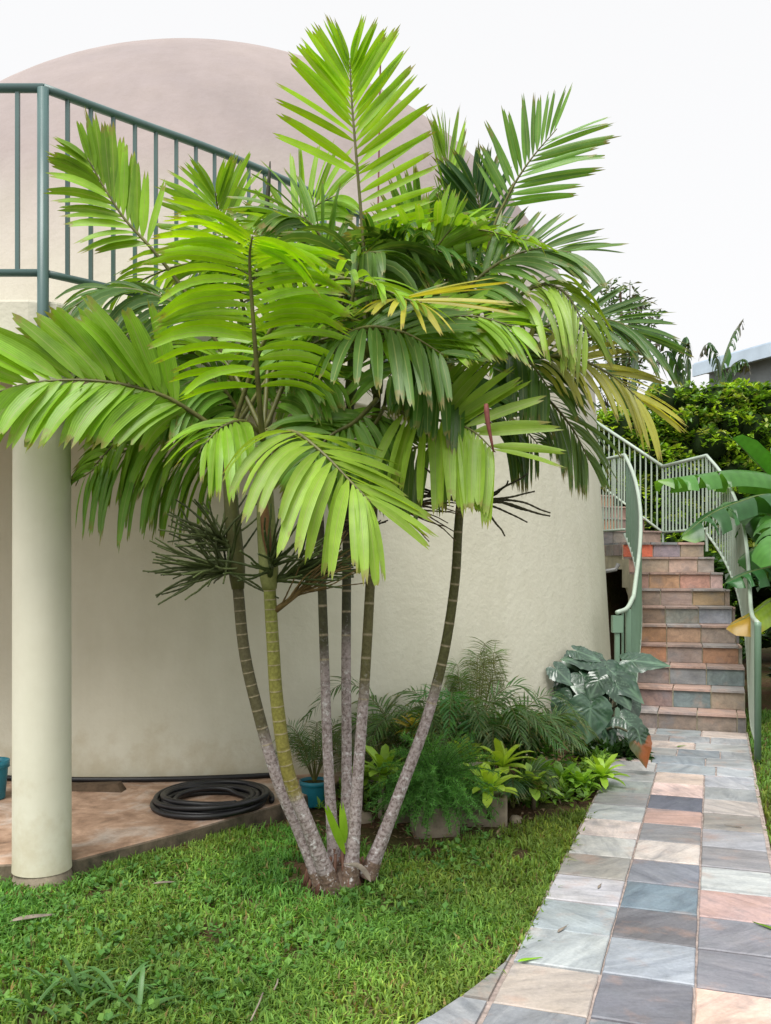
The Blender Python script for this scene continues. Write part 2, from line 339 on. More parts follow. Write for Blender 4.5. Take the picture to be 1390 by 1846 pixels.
def tile_mesh(seed):
    """unit stone slab with chipped, slightly uneven edge"""
    r = random.Random(seed); n = 5; ring = []
    for e in range(4):
        for i in range(n):
            t = i / n - .5; a = [(t, -.5), (.5, t), (-t, .5), (-.5, -t)][e]
            ring.append((a[0] * (1 + r.uniform(-.02, .004)), a[1] * (1 + r.uniform(-.02, .004))))
    m = len(ring)
    vs = [(x, y, -.5) for x, y in ring] + [(x, y, .3) for x, y in ring] + [(x * .975, y * .975, .5 + r.uniform(-.05, .03)) for x, y in ring]
    fs = [(l*m+i, l*m+(i+1) % m, (l+1)*m+(i+1) % m, (l+1)*m+i) for l in range(2) for i in range(m)] + [tuple(range(2*m, 3*m))]
    me = bpy.data.meshes.new('slate_tile'); me.from_pydata(vs, [], fs); me.materials.append(M['slate']); return me
TILES = [tile_mesh(i) for i in range(6)]
def tile(parent, centre, ax, ay, az, size, colr, name='slate_tile'):
    o = bpy.data.objects.new(name, random.choice(TILES)); col.objects.link(o); o.parent = parent
    L = WL[parent.as_pointer()]
    m = Matrix(((ax[0], ay[0], az[0]), (ax[1], ay[1], az[1]), (ax[2], ay[2], az[2]))).to_4x4()
    m = Matrix.Translation([centre[i] - L[i] for i in range(3)]) @ m @ Matrix.Diagonal((*size, 1))
    o.matrix_local = m
    c = lin(*colr); j = random.uniform(.92, 1.06); g_ = (c[0] + c[1] + c[2]) / 3; o.color = tuple((q * 1.1 if name == 'riser_tile' else q * .68 + g_ * .24 + .03) * j for q in c) + (1,)
    return o
TM = [(108,110,124),(152,163,178),(104,104,114),(98,124,142),(120,126,142),(208,196,188),(138,138,144),(204,160,146),(90,96,116),(224,190,182),(206,182,166)]
TLc = [(186,172,160),(158,168,172),(158,174,184),(182,182,192),(156,154,150),(192,194,192),(216,198,190),(176,182,182),(140,140,142),(142,152,150),(152,156,156)]
TR = [(222,184,164),(128,128,140),(122,122,134),(198,158,152),(180,186,186),(138,136,142),(160,162,172),(152,146,140),(186,176,170),(150,156,160),(166,170,180)]
PAL = [(150,155,160),(170,172,175),(190,180,172),(130,136,146),(200,170,158),(160,150,146),(176,182,184),(120,128,138)]
row = .3295
for j in range(-6, 11):
    for ci, (t0, cols) in enumerate(((-.307, TLc), (-.001, TM), (.305, TR))):
        c = cols[j] if 0 <= j < 11 else random.choice(PAL)
        s = (j + .5) * row + random.uniform(-.004, .004) + (0, .004, -.004)[ci]
        tile(path, ST(s, t0 + .150, .012 + random.uniform(-.0015, .0015)), V, U, np.array([0, 0, 1]), (.300 + random.uniform(-.003, .002), row - .010, .02), c)
# staggered rows in front of the stairs
rows = [[(-.33,-.02,(170,170,168)),(-.01,.37,(150,162,170)),(.38,.61,(168,176,184))], [(-.36,-.06,(182,160,150)),(-.05,.30,(128,142,154)),(.31,.61,(146,152,158))],
        [(-.39,.10,(150,152,152)),(.11,.40,(118,130,142)),(.41,.61,(150,156,164))], [(-.40,-.12,(176,160,150)),(-.11,.22,(196,176,164)),(.23,.61,(170,174,176))],
        [(-.42,.02,(150,146,146)),(.03,.33,(140,146,154)),(.34,.61,(156,160,166))], [(-.44,-.10,(178,168,160)),(-.09,.26,(140,152,158)),(.27,.61,(200,182,172))]]
rh = (S0 - 11 * row - .01) / 6
for j, rw in enumerate(rows):
    for t0, t1, c in rw:
        tile(path, ST(11 * row + (j + .5) * rh, (t0 + t1) / 2, .012), V, U, np.array([0, 0, 1]), (t1 - t0 + .003, rh - .009, .02), c)
# cut stones where the path flares towards the lawn
EDGE = [(.42, -.322), (.30, -.343), (.04, -.41), (-.17, -.48), (-.5, -.66), (-.9, -.95), (-1.9, -1.4)]
def edge_t(s):
    for (a, ta), (b, tb) in zip(EDGE, EDGE[1:]):
        if b <= s <= a: return ta + (tb - ta) * (a - s) / (a - b)
    return -.32
for (sa, sb, c) in [(.40, .02, (150, 150, 146)), (.0, -.30, (164, 168, 174)), (-.32, -.62, (186, 176, 166)), (-.64, -.95, (150, 158, 166)), (-.97, -1.3, (176, 170, 168))]:
    pts = [ST(sa, -.324)] + [ST(sa + (sb - sa) * i / 4, min(edge_t(sa + (sb - sa) * i / 4) + .012, -.326)) for i in range(5)] + [ST(sb, -.324)]
    t = MB(); t.prism([(q[0], q[1]) for q in pts], -.01, .022); o = t.build('slate_tile', M['slate'], path); cl = lin(*c); o.color = (cl[0]*.82, cl[1]*.82, cl[2]*.82, 1)

# ------------------------------------------------------------------ dome house with balcony, column and railing
house = empty('dome_house', (DOME[0], DOME[1], 0), 'cream stucco dome house with weathered pinkish roof and balcony', 'house')
RB, RW, Z0, BH, Q = 3.95, 3.79, 2.71, 3.603, 1.93
prof = [(RB + .005, -.1), (RB, .0)] + [(RB + (RW - RB) * (i / 8), Z0 * i / 8) for i in range(1, 8)]
prof += [(RW * (1 - t ** Q) ** (1 / Q), Z0 + BH * t) for t in [math.sin(i / 30 * math.pi / 2) for i in range(0, 30)]] + [(.0, Z0 + BH)]
dm = MB(); dm.lathe(prof, (DOME[0], DOME[1], 0), 128); dm.build('dome', M['stucco'], house, True)
DECK = [(-7, 4.27), (-1.62, 4.27), (-1.50, 4.31), (-1.19, 4.63), (-.83, 4.99), (-.44, 5.46), (-.1, 5.93), (.16, 6.35), (.25, 6.75), (-.6, 7.2), (-7, 8.2)]
b = MB(); b.prism(DECK, 2.40, 2.615); o = b.build('balcony_deck', M['stucco'], house)
bv = o.modifiers.new('edge', 'BEVEL'); bv.width = .012; bv.segments = 2; bv.limit_method = 'ANGLE'
CX, CY = -1.535, 4.215
c_ = MB(); c_.lathe([(.128, .055), (.126, .1), (.125, 1.2), (.122, 2.41)], (CX, CY, 0), 48); colo = c_.build('column', M['smooth_stucco'], house, True)
c_ = MB(); c_.lathe([(.135, -.05), (.132, .01), (.120, .045), (.112, .07), (0, .07)], (CX + .006, CY - .006, 0), 22); co = c_.build('column_footing', M['concrete'], colo, True)
def railing(parent, name, pts, h_top, h_bot, spacing, r_top, r_bot, bar, mat, matbar=None, bars=True, barmat_k=4, drop=0.0, flat=False):
    """pts = floor line; top rail, bottom rail and upright bars follow it"""
    pts = np.array(pts, float); rail = MB(); rail.tube(pts + [0, 0, h_top], r_top, 10); ro = rail.build(name, mat, parent, True)
    lo = MB(); lo.tube(pts + [0, 0, h_bot], r_bot, 8); lo.build('bottom_rail', mat, ro, True)
    seg = np.linalg.norm(np.diff(pts[:, :2], axis=0), axis=1); cum = np.concatenate([[0], np.cumsum(seg)]); n = int(cum[-1] / spacing)
    for i in range(1, n + 1):
        s = i * cum[-1] / (n + 1); q = np.array([np.interp(s, cum, pts[:, k]) for k in range(3)])
        bm = MB(); bm.tube([q + [0, 0, h_bot - drop], q + [0, 0, h_top]], bar, barmat_k, phase=math.pi / 4); bm.build('baluster', matbar or mat, ro)
    return ro
off = .0
bp = [(-6.5, 4.29, 2.615), (-1.556, 4.29, 2.615)]
railing(house, 'balcony_railing', bp, .965, .125, .118, .021, .018, .0125, M['teal_paint'])
cr = spline([(-1.556, 4.29, 2.615), (-1.21, 4.63, 2.615), (-.855, 4.98, 2.615), (-.465, 5.45, 2.615), (-.12, 5.92, 2.615), (.1, 6.35, 2.615)], 24)
ro2 = railing(house, 'balcony_railing', cr, .965, .125, .118, .021, .018, .0125, M['teal_paint'])
pst = MB(); pst.tube([(-1.556, 4.262, 2.36), (-1.556, 4.285, 2.5), (-1.556, 4.285, 3.575)], .026, 12); pst.build('post', M['teal_paint'], ro2, True)
q = cr[15]; pst = MB(); pst.tube([(q[0], q[1], 2.6), (q[0], q[1], 3.57)], .022, 10); pst.build('post', M['teal_paint'], ro2, True)
rod = MB(); a = P(686, 95, 5.75); rod.tube([(a[0] - .03, 5.75, 2.6), (a[0], 5.75, a[2])], .006, 6)
tag(rod.build('antenna_rod', M['redleaf'], loc=(a[0], 5.75, 2.6)), 'thin upright rod on the balcony behind the tallest frond', 'antenna')

# ------------------------------------------------------------------ staircase
RISE = .165; HEAD = [19.2, 19.2, 18, 16, 14, 11, 8, 4, 0, -4]; TRD = .29; HW = .46
cs = [ST(S0, .153)]
for k_ in range(9):
    a = R(HEAD[k_]); cs.append(cs[-1] + TRD * np.array([math.sin(a), math.cos(a), 0]))
def RV(deg): return np.array([math.cos(R(deg)), -math.sin(R(deg)), 0])
def FV(deg): return np.array([math.sin(R(deg)), math.cos(R(deg)), 0])
stair = empty('staircase', cs[0], 'slate tiled outdoor staircase curving up beside the dome', 'staircase')
RPAL = [(150,128,116),(158,132,122),(140,134,130),(166,140,128),(172,136,110),(120,128,130),(150,140,128),(134,112,104)]
RC = [[(134,120,112),(126,112,102),(138,126,116),(112,110,110)],[(136,116,112),(110,124,126),(146,134,120),(120,112,104)],[(132,124,122),(138,142,146),(112,124,124),(118,126,122)],
      [(172,128,100),(152,138,132),(160,124,100),(138,134,124)],[(158,124,96),(166,138,116),(148,134,124),(110,106,108)],[(140,122,108),(142,144,138),(150,156,168),(132,120,116)],
      [(152,138,128),(172,152,144),(162,140,112),(158,142,128)],[(176,142,132),(186,150,122),(184,142,128),(182,156,152)],[(182,150,140),(164,150,134),(178,156,144),(156,146,138)],[(200,106,80),(204,110,84),(140,130,138),(156,140,122)]]
def step_unit(k_, c0, h0, c1, h1, riser_cols, z1, splits):
    f, r0, r1 = FV(h0), RV(h0), RV(h1)
    m = MB(); poly = [c0 - r0 * HW + f * .012, c0 + r0 * HW + f * .012, c1 + r1 * HW + FV(h1) * .03, c1 - r1 * HW + FV(h1) * .03]
    z0 = max(-.05, z1 - RISE - .17); m.prism([(p[0], p[1]) for p in poly], z0, z1 - .022)
    st = m.build('step', M['cream'], stair)
    xs_ = [-HW] + [x for x in splits if -HW < x < HW] + [HW]
    for i in range(len(xs_) - 1):
        x0, x1 = xs_[i], xs_[i + 1]; xm = (x0 + x1) / 2
        tile(st, c0 + r0 * xm + f * .004 + [0, 0, z1 - RISE / 2 - .010], r0, np.array([0, 0, 1]), -f, (x1 - x0 - .007, RISE - .022, .018), riser_cols[i % len(riser_cols)], 'riser_tile')
        # tread slab, wedge-shaped where the stairs turn
        a0, a1 = x0 + .004, x1 - .004
        tp = [c0 + r0 * a0 - f * .022, c0 + r0 * a1 - f * .022, c1 + r1 * a1 - FV(h1) * .006, c1 + r1 * a0 - FV(h1) * .006]
        t = MB(); t.prism([(p[0], p[1]) for p in tp], z1 - .019, z1); o = t.build('tread_tile', M['slate'], st)
        c = lin(*random.choice([(214,186,176),(200,180,174),(190,188,190),(214,190,178),(196,170,162)])); o.color = (c[0]*.70, c[1]*.66, c[2]*.63, 1)
    return st
for k_ in range(9):
    s0 = (-.24, -.13, -.17, -.2, -.2, -.2, -.22, -.3, -.35)[k_]
    step_unit(k_, cs[k_], HEAD[k_], cs[k_ + 1], HEAD[k_ + 1], RC[k_], RISE * (k_ + 1), [s0, s0 + .315, s0 + .63])
# landing and upper flight turning behind the dome
H2 = -27; zl = RISE * 10
lr0 = cs[9] + RV(HEAD[9]) * HW; ll0 = cs[9] - RV(HEAD[9]) * HW
lr1 = np.array([3.40, 11.64, 0]); ll1 = lr1 - RV(H2) * .92
lm = MB(); f9 = FV(HEAD[9]); lm.prism([(q[0], q[1]) for q in (ll0 + f9 * .012, lr0 + f9 * .012, lr1 + FV(H2) * .04, ll1 + FV(H2) * .04)], zl - .30, zl - .022)
landing = lm.build('landing', M['cream'], stair)
for i, (x0, x1) in enumerate(((-HW, -.12), (-.12, .19), (.19, HW))):
    tile(landing, cs[9] + RV(HEAD[9]) * (x0 + x1) / 2 + f9 * .004 + [0, 0, zl - RISE / 2 - .012], RV(HEAD[9]), np.array([0, 0, 1]), -f9, (x1 - x0 - .008, RISE - .03, .018), RC[9][i + 1], 'riser_tile')
for i in range(4):
    for j in range(3):
        def LP(u_, v_): a = ll0 + (lr0 - ll0) * u_ - f9 * .022 * (1 if v_ == 0 else 0); b_ = ll1 + (lr1 - ll1) * u_; return a + (b_ - a) * v_
        g_ = .006; t = MB(); t.prism([(LP(u_, v_)[0], LP(u_, v_)[1]) for u_, v_ in ((j/3 + g_, i/4 + (g_ if i else 0)), ((j+1)/3 - g_, i/4 + (g_ if i else 0)), ((j+1)/3 - g_, (i+1)/4 - g_), (j/3 + g_, (i+1)/4 - g_))], zl - .026, zl)
        o = t.build('tread_tile', M['slate'], landing); c = lin(*random.choice(PAL)); o.color = (c[0]*.8, c[1]*.8, c[2]*.8, 1)
# tiled edge of the landing on the dome side
ed = nrm(ll1 - ll0); en = np.array([-ed[1], ed[0], 0])
for i in range(3):
    tile(landing, ll0 + ed * (.16 + .3 * i) + en * .008 + [0, 0, zl - .085], -ed, np.array([0, 0, 1]), en, (.29, .125, .014), random.choice(RPAL), 'edge_tile')
cc = (lr1 + ll1) / 2
for k_ in range(5):
    c1 = cc + FV(H2) * TRD; step_unit(k_, cc, H2, c1, H2, [random.choice(RPAL) for _ in range(4)], zl + RISE * (k_ + 1), [-.3, .0, .16]); cc = c1
# supporting beam under the inner edge
sm = MB()
for k_ in range(9):
    a, b_ = cs[k_] - RV(HEAD[k_]) * .43, cs[k_ + 1] - RV(HEAD[k_ + 1]) * .43
    ra, rb = RV(HEAD[k_]) * .1, RV(HEAD[k_ + 1]) * .1; za, zb = RISE * k_ - .30, RISE * (k_ + 1) - .30
    if k_ < 2: continue
    vs = [a - ra*.2 + [0,0,za], a + ra + [0,0,za], b_ + rb + [0,0,zb], b_ - rb*.2 + [0,0,zb]]
    vs += [q + np.array([0, 0, .26]) for q in vs]; sm.add(vs, [(0,3,2,1),(4,5,6,7),(0,1,5,4),(1,2,6,5),(2,3,7,6),(3,0,4,7)])
sm.build('stringer', M['cream'], stair)
sm = MB(); q = ST(S0 + 1.75, .75); 
for x_, y_, zt in ((cs[6][0], cs[6][1] + .1, RISE * 6 - .1), (3.0, 10.9, zl - .29), (2.5, 12.6, zl + .45)):
    sm = MB(); sm.box((x_ - .11, y_ - .11, -.05), (x_ + .11, y_ + .11, zt)); sm.build('support_pier', M['cream'], stair)

wm = MB(); wl_ = [cs[k_] + RV(HEAD[k_]) * .40 for k_ in range(3, 10)]; zt_ = [RISE * k_ - .16 for k_ in range(3, 10)]
for i in range(6):
    a, b_ = wl_[i], wl_[i + 1]; n_ = RV(HEAD[i + 3]) * .05; vs = [a - n_, a + n_, b_ + n_, b_ - n_]; vs = [q * [1, 1, 0] + [0, 0, -.05] for q in vs] + [vs[0] + [0, 0, zt_[i]], vs[1] + [0, 0, zt_[i]], vs[2] + [0, 0, zt_[i + 1]], vs[3] + [0, 0, zt_[i + 1]]]
    wm.add(vs, [(0,3,2,1),(4,5,6,7),(0,1,5,4),(1,2,6,5),(2,3,7,6),(3,0,4,7)])
wm.prism([(wl_[6] - [.06, 0, 0])[:2], (wl_[6] + [.06, 0, 0])[:2], (lr1 + [.0, 0, 0])[:2], (lr1 - [.12, 0, 0])[:2]], -.05, zl - .29)
wm.prism([(lr1)[:2], (lr1 + FV(H2) * .12)[:2], (ll1 - RV(H2) * .3 + FV(H2) * .12)[:2], (ll1 - RV(H2) * .3)[:2]], -.05, zl - .29)
wm.build('light_block_wall', M['soil'], stair)  # added wall blocks light and view; soil colour keeps the gap dark
# stair railings
def edge_line(side, ext=.03):
    out = []
    for k_ in range(10): out.append(cs[k_] + side * RV(HEAD[k_]) * (HW + ext) + [0, 0, RISE * (k_ + 1)])
    return out
re_ = edge_line(+1); le = edge_line(-1, -.02)
rp = [ST(4.23, .655) + [0, 0, .03], re_[0] - FV(19.2) * .55 + [.0, 0, -.125], re_[0] - FV(19.2) * .15 + [0, 0, -.07]] + re_; rs_ = spline(rp, 40)
railing(stair, 'stair_railing', rs_, .965, .10, .105, .017, .014, .0105, M['sage'])
g0 = ST(4.23, .655); p1 = MB(); g1 = rs_[0]
p1.tube([g0 + [0, 0, -.05], g0 + [0, 0, .97], g0 + [0, 0, 1.0]], .024, 12); p1.build('newel_post', M['green_post'], stair, True)
lrp = lr1 + [0, 0, zl]; l2 = [re_[9] + [.0, .0, 0], lrp + RV(H2) * .03]
ro = railing(stair, 'landing_railing', l2, .965, .15, .10, .020, .015, .0115, M['sage'])
for q in l2:
    p1 = MB(); p1.tube([q + [0, 0, -.1], q + [0, 0, .965]], .017, 4, phase=math.pi/4); p1.build('post', M['sage'], ro)
l3 = [lrp + RV(H2) * .03, lrp + RV(H2) * .03 + FV(H2) * 1.5 + [0, 0, 1.5 * RISE / TRD]]
railing(stair, 'upper_stair_railing', l3, .965, .15, .105, .020, .015, .0115, M['sage'])
lp = [le[0] - FV(19.2) * .30 - RV(19.2) * .11 + [0, 0, -.12], le[0] - FV(19.2) * .16 - RV(19.2) * .04 + [0, 0, -.09], le[0] - FV(19.2) * .05] + le; ls = spline(lp, 44)
railing(stair, 'stair_railing', ls, .965, .09, .085, .019, .016, .0125, M['sage'], M['green_post'])
q = ls[0]; p1 = MB(); p1.tube([q + [0, 0, -.2], q + [0, 0, .86]], .026, 4, phase=math.pi/4); po_ = p1.build('newel_post', M['green_post'], stair)
p1 = MB(); p1.box(q + [-.042, -.03, .80], q + [.042, .03, .94]); p1.build('post_cap', M['green_post'], po_)
q2 = ls[4]; p1 = MB(); p1.tube([q2 + [0, 0, -.28], q2 + [0, 0, .95]], .03, 4, phase=math.pi/4); p1.build('newel_post', M['green_post'], stair)
l4 = [le[9], ll1 + [0, 0, zl] - RV(H2) * .0 + FV(H2) * -.3, ll1 + [0, 0, zl]]
railing(stair, 'landing_railing', [le[9], np.array([2.50, 10.98, zl])], .965, .14, .075, .019, .015, .0115, M['sage'])
dpipe = MB(); a = P(1092, 1030, 9.9); dpipe.tube([a + [-.25, .2, .02], a, a + [.10, -.02, .02], a + [.13, -.02, .08]], .022, 8)
tag(dpipe.build('pipe_fitting', m_simple('grey_plastic', (.3, .3, .3)), loc=tuple(a)), 'short grey pipe fitting in the dark gap under the stairs', 'pipe')

# ------------------------------------------------------------------ palm
JIT = random.Random(11)
def leaflet(p0, d0, T, length, hw, droop, rnd, seg=6, fold=.32, notch=True):
    """one blade: spine bends under its own weight, shallow keel, bitten-off tip"""
    d = nrm(d0); W = nrm(np.asarray(T) - np.dot(T, d) * d); pts = [np.array(p0)]; Ws = [W]; Ns = [np.cross(d, W)]
    st = length / seg
    for i in range(seg):
        d = nrm(d + np.array([0, 0, -1.]) * droop * (.4 + i / seg) * (1.0 / seg) * 2)
        pts.append(pts[-1] + d * st); W = nrm(W - np.dot(W, d) * d); Ws.append(W); Ns.append(np.cross(d, W))
    prof = np.interp(np.linspace(0, 1, seg + 1), [0, .12, .38, .75, 1], [.16, .62, 1, .92, .62])
    vs = []; fs = []
    for i in range(seg + 1):
        h = hw * prof[i]; k_ = Ns[i] * fold * h * (1 if Ns[i][2] < 0 else -1)
        e = [0, 0, 0]
        if i == seg and notch: e = [rnd.uniform(-.05, .16) * length * .5 for _ in range(3)]
        D = pts[i] - pts[i - 1] if i else pts[1] - pts[0]; D = nrm(D)
        vs += [pts[i] - Ws[i] * h - k_ + D * e[0], pts[i] + D * e[1], pts[i] + Ws[i] * h - k_ + D * e[2]]
    for i in range(seg):
        a = i * 3; fs += [(a, a + 1, a + 4, a + 3), (a + 1, a + 2, a + 5, a + 4)]
    leaflet.uv = [(u_, i / seg) for i in range(seg + 1) for u_ in (-1, 0, 1)]
    if notch:                                   # two ragged teeth
        a = seg * 3
        for (i0, i1) in ((0, 1), (1, 2)):
            q = (vs[a + i0] + vs[a + i1]) / 2 + D * rnd.uniform(.01, .05) ; vs.append(q); fs.append((a + i0, a + i1, len(vs) - 1)); leaflet.uv.append((.5, 1.06))
    return vs, fs

def frond(parent, p, n=20, l=(.36, .36), a=(75, 35), N=(0, -1, 0), lift=10, droop=(.15, .15), hw=.028, mat='mid', ind=False, s0=.25, rr=.012, skip=None, seed=0, name='frond', world=False, lend=.45, leafname='leaflet', jit=1.0, colr=None, twist=0, nocount=False):
    rnd = random.Random(seed * 31 + 5); n = int(round(n * (1.0 if leafname != 'leaflet' or nocount else 1.16)))
    pts = spline(p if world else [P(*q) for q in p], 26)
    T = np.gradient(pts, axis=0); T /= np.linalg.norm(T, axis=1)[:, None]
    rb = MB(); rad = np.linspace(rr, rr * .22, 26); rb.tube(pts, rad, 6)
    fo = rb.build(name, M['rachis'], parent, True)
    joined = MB()
    for i in range(n):
        s = s0 + (1 - s0) * ((i + .5) / n); tt = (s - s0) / (1 - s0)
        k_ = s * 25; i0 = min(int(k_), 24); q = pts[i0] + (pts[i0 + 1] - pts[i0]) * (k_ - i0); t = T[i0]
        Nn = np.asarray(N, float) ; Nn = nrm(Nn - np.dot(Nn, t) * t); S = np.cross(t, Nn)
        for si, side in enumerate((1, -1)):
            if skip and skip(side, tt, rnd): continue
            ang = R(a[0] + (a[1] - a[0]) * tt + rnd.uniform(-6, 6) * jit); lf = R(lift + rnd.uniform(-9, 9) * jit)
            d = math.cos(ang) * t + math.sin(ang) * (math.cos(lf) * side * S + math.sin(lf) * Nn)
            L_ = l[si] * np.interp(tt, [0, .25, .6, 1], [.78, 1, .95, lend]) * rnd.uniform(.9, 1.08)
            h = hw * .64 * np.interp(tt, [0, .3, .8, 1], [.85, 1, .85, .8]) * rnd.uniform(.8, 1.2)
            tw = t + Nn * (math.tan(R(twist)) + rnd.uniform(-.55, .55) * jit)
            v_, f_ = leaflet(q + side * S * rr * .3, d, tw, L_, h, droop[si] * rnd.uniform(.75, 1.3), rnd)
            joined.uv += leaflet.uv
            if ind: m_ = MB(); m_.add(v_, f_); m_.uv = list(leaflet.uv); m_.build(leafname, M[mat], fo, True)
            else:
                if colr is not None:
                    cj = rnd.uniform(.72, 1.28); joined.add(v_, f_, tuple(q_ * cj for q_ in colr))
                else: joined.add(v_, f_)
    if not ind:
        jo = joined.build('leaflets', M['attrleaf'] if colr is not None else M[mat], fo, True); jo['kind'] = 'stuff'
    return fo

palm = empty('palm_tree', (G(612, 1598)[0], G(612, 1598)[1], 0), 'multi-stemmed feather palm growing from the lawn in front of the dome', 'palm tree')
TRK = [  # centre line as photo pixels with distance, radius base/top, where lichen grey gives way to green rings, top colour
    ([(582,1600,4.10),(540,1500,4.10),(500,1405,4.08),(462,1270,4.06),(440,1170,4.05),(429,1060,4.05)], .034, .030, .48, (.10,.09,.045)),
    ([(600,1605,4.08),(556,1490,4.02),(520,1395,3.98),(500,1270,3.95),(492,1160,3.93),(486,1060,3.92)], .040, .032, .30, (.20,.17,.02)),
    ([(606,1590,4.18),(598,1480,4.2),(591,1360,4.22),(586,1220,4.25),(580,1040,4.28),(574,860,4.3),(572,730,4.3)], .034, .022, .50, (.060,.060,.028)),
    ([(618,1590,4.22),(624,1470,4.26),(625,1350,4.30),(624,1200,4.34),(625,1040,4.38),(627,880,4.4),(632,720,4.4)], .034, .024, .52, (.050,.052,.026)),
    ([(630,1606,4.08),(640,1480,4.08),(648,1360,4.08),(658,1220,4.08),(668,1040,4.09),(674,880,4.1),(680,700,4.1)], .036, .023, .44, (.12,.11,.045)),
    ([(662,1580,4.14),(690,1510,4.14),(724,1420,4.13),(768,1300,4.12),(800,1180,4.11),(820,1050,4.1),(828,930,4.1),(846,760,4.1)], .038, .022, .46, (.085,.085,.03)),
]
for ti, (pp, r0, r1, lim, cg) in enumerate(TRK):
    n = 340; pts = spline([P(*q) for q in pp], n); s = np.linspace(0, 1, n); rnd = random.Random(ti)
    rad = .80 * (r0 + (r1 - r0) * s ** .8) + .018 * np.exp(-s * 16); lich = np.clip((lim + .1 - s) / .15, 0, 1) ; cols = []
    nxt = 0.03; ringd = np.ones(n)
    i = 2
    while i < n - 2:
        ringd[i] = -1; i += int(9 + 6 * (1 - abs(s[min(i, n - 1)] - .5)) + rnd.uniform(-2, 3))
    for i in range(n):
        low = np.array((.35, .295, .29)); mid_ = np.array((.30, .22, .045)) if ti == 1 else np.array(cg); top = np.array(cg)
        if s[i] < lim: c = low * (1 - .25 * max(0, .12 - s[i]) / .12)
        else:
            t = min(1, (s[i] - lim) / .06); c = low * (1 - t) + np.array(cg) * t
            if ti == 1:
                u = (s[i] - lim) / (1 - lim); c = c * (1 - t) + t * (np.array((.225, .19, .045)) * (1 - u) + np.array((.20, .22, .05)) * u)
        if s[i] < .06: c = np.array((.16, .11, .08))
        if ringd[i] < 0:
            rad[i] *= 1.04; c = (np.array((.34, .29, .19)) if s[i] > lim else c * .75)
        cols.append(c)
    t = MB(); t.tube(pts, rad, 14, colr=np.array(cols), lich=lich); t.build('trunk', M['trunk'], palm, True)
# root mass at the foot
rm = MB(); q0 = np.array(WL[palm.as_pointer()])
for i in range(46):
    a = random.uniform(0, 2 * math.pi); rr_ = random.uniform(.02, .12); p_ = q0 + [rr_ * math.cos(a) * 1.2, rr_ * math.sin(a), .0]
    rm.tube([p_ * [1, 1, 0] + [0, 0, random.uniform(.08, .16) * (1 - rr_ * 4) + .03], p_ + [.02 * math.cos(a), .02 * math.sin(a), .03], p_ + [.035 * math.cos(a), .035 * math.sin(a), -.03]], [.007, .010, .008], 5, colr=np.array([[.12, .06, .04]] * 3) * random.uniform(.6, 1.5))
rm.lathe([(.11, -.03), (.10, .02), (.06, .07), (0, .09)], tuple(q0), 20, colr=(.11, .075, .055))
rm.build('root_mass', M['attr'], palm, True)
# crown shafts (green leaf bases) and the brown old sheath
for pp, ra, rb_, c in [([(429,1062,4.05),(424,990,4.05),(416,900,4.05),(410,800,4.05)], .030, .034, (.10,.10,.035)), ([(486,1062,3.92),(483,1000,3.92),(478,900,3.92),(475,790,3.9)], .033, .040, (.26,.28,.10)),
                    ([(572,740,4.3),(571,600,4.3)], .024, .022, (.10,.14,.04)), ([(632,730,4.4),(636,600,4.4)], .025, .022, (.10,.14,.04)), ([(680,710,4.1),(672,560,4.1)], .025, .02, (.10,.14,.04)), ([(846,765,4.1),(858,620,4.1)], .025, .02, (.10,.14,.04))]:
    t = MB(); t.tube(spline([P(*q) for q in pp], 12), np.interp(np.linspace(0, 1, 12), [0, .15, .5, 1], [ra * .9, ra * 1.25, rb_, rb_ * .7]), 12, colr=c); t.build('crown_shaft', M['attr'], palm, True)
t = MB(); t.tube(spline([P(*q) for q in [(487,1010,3.87),(479,950,3.86),(476,890,3.86)]], 8), [.006,.014,.018,.02,.02,.018,.014,.008], 8, colr=(.22, .11, .05)); t.build('dry_sheath', M['attr'], palm, True)
# unopened spear leaf
t = MB(); t.tube(spline([P(*q) for q in [(476,470,4.35),(479,400,4.35),(484,340,4.35),(487,291,4.35)]], 8), [.012,.013,.013,.012,.011,.009,.007,.003], 7, colr=(.045, .045, .03)); t.build('spear_leaf', M['attr'], palm, True)

# flowering stalks
def inflor(base, axis, n, L, c, seed, spread=1.0, r=.0056):
    rnd = random.Random(seed); m = MB(); base = np.array(base); axis = nrm(axis)
    m.tube([base, base + axis * L * .35], [.014, .008], 7, colr=c)
    for i in range(n):
        o_ = base + axis * L * rnd.uniform(.05, .35); d = nrm(axis + spread * np.array([rnd.gauss(0, .7), rnd.gauss(0, .7), rnd.gauss(0, .45)])); pts = [o_]
        for k_ in range(6):
            d = nrm(d + np.array([rnd.gauss(0, .10), rnd.gauss(0, .10), rnd.gauss(-.01, .08)])); pts.append(pts[-1] + d * L * .14 * rnd.uniform(.8, 1.15))
        cj = rnd.uniform(.7, 1.4); pp = spline(pts, 22); rad = np.linspace(r, r * .55, 22) * np.array([1 + .28 * (j % 2) for j in range(22)])
        m.tube(pp, rad, 5, colr=np.array([[q * cj for q in c]] * 22))
    return m.build('flower_stalk', M['attr'], palm, True)
DO = (.07, .09, .03)
inflor(P(428, 1035, 4.03), (-.85, -.2, .25), 60, .34, DO, 1, 1.0); inflor(P(424, 1000, 4.03), (-.6, -.2, .7), 40, .30, DO, 11, 1.0)
inflor(P(486, 1040, 3.9), (.15, -.6, .45), 26, .32, (.06, .085, .025), 2, 1.2); inflor(P(488, 1050, 3.92), (.85, -.1, .35), 30, .36, (.06, .085, .025), 12, .6)
inflor(P(497, 1100, 3.92), (.75, -.05, .55), 26, .40, (.17, .115, .045), 3, .45, .0034)
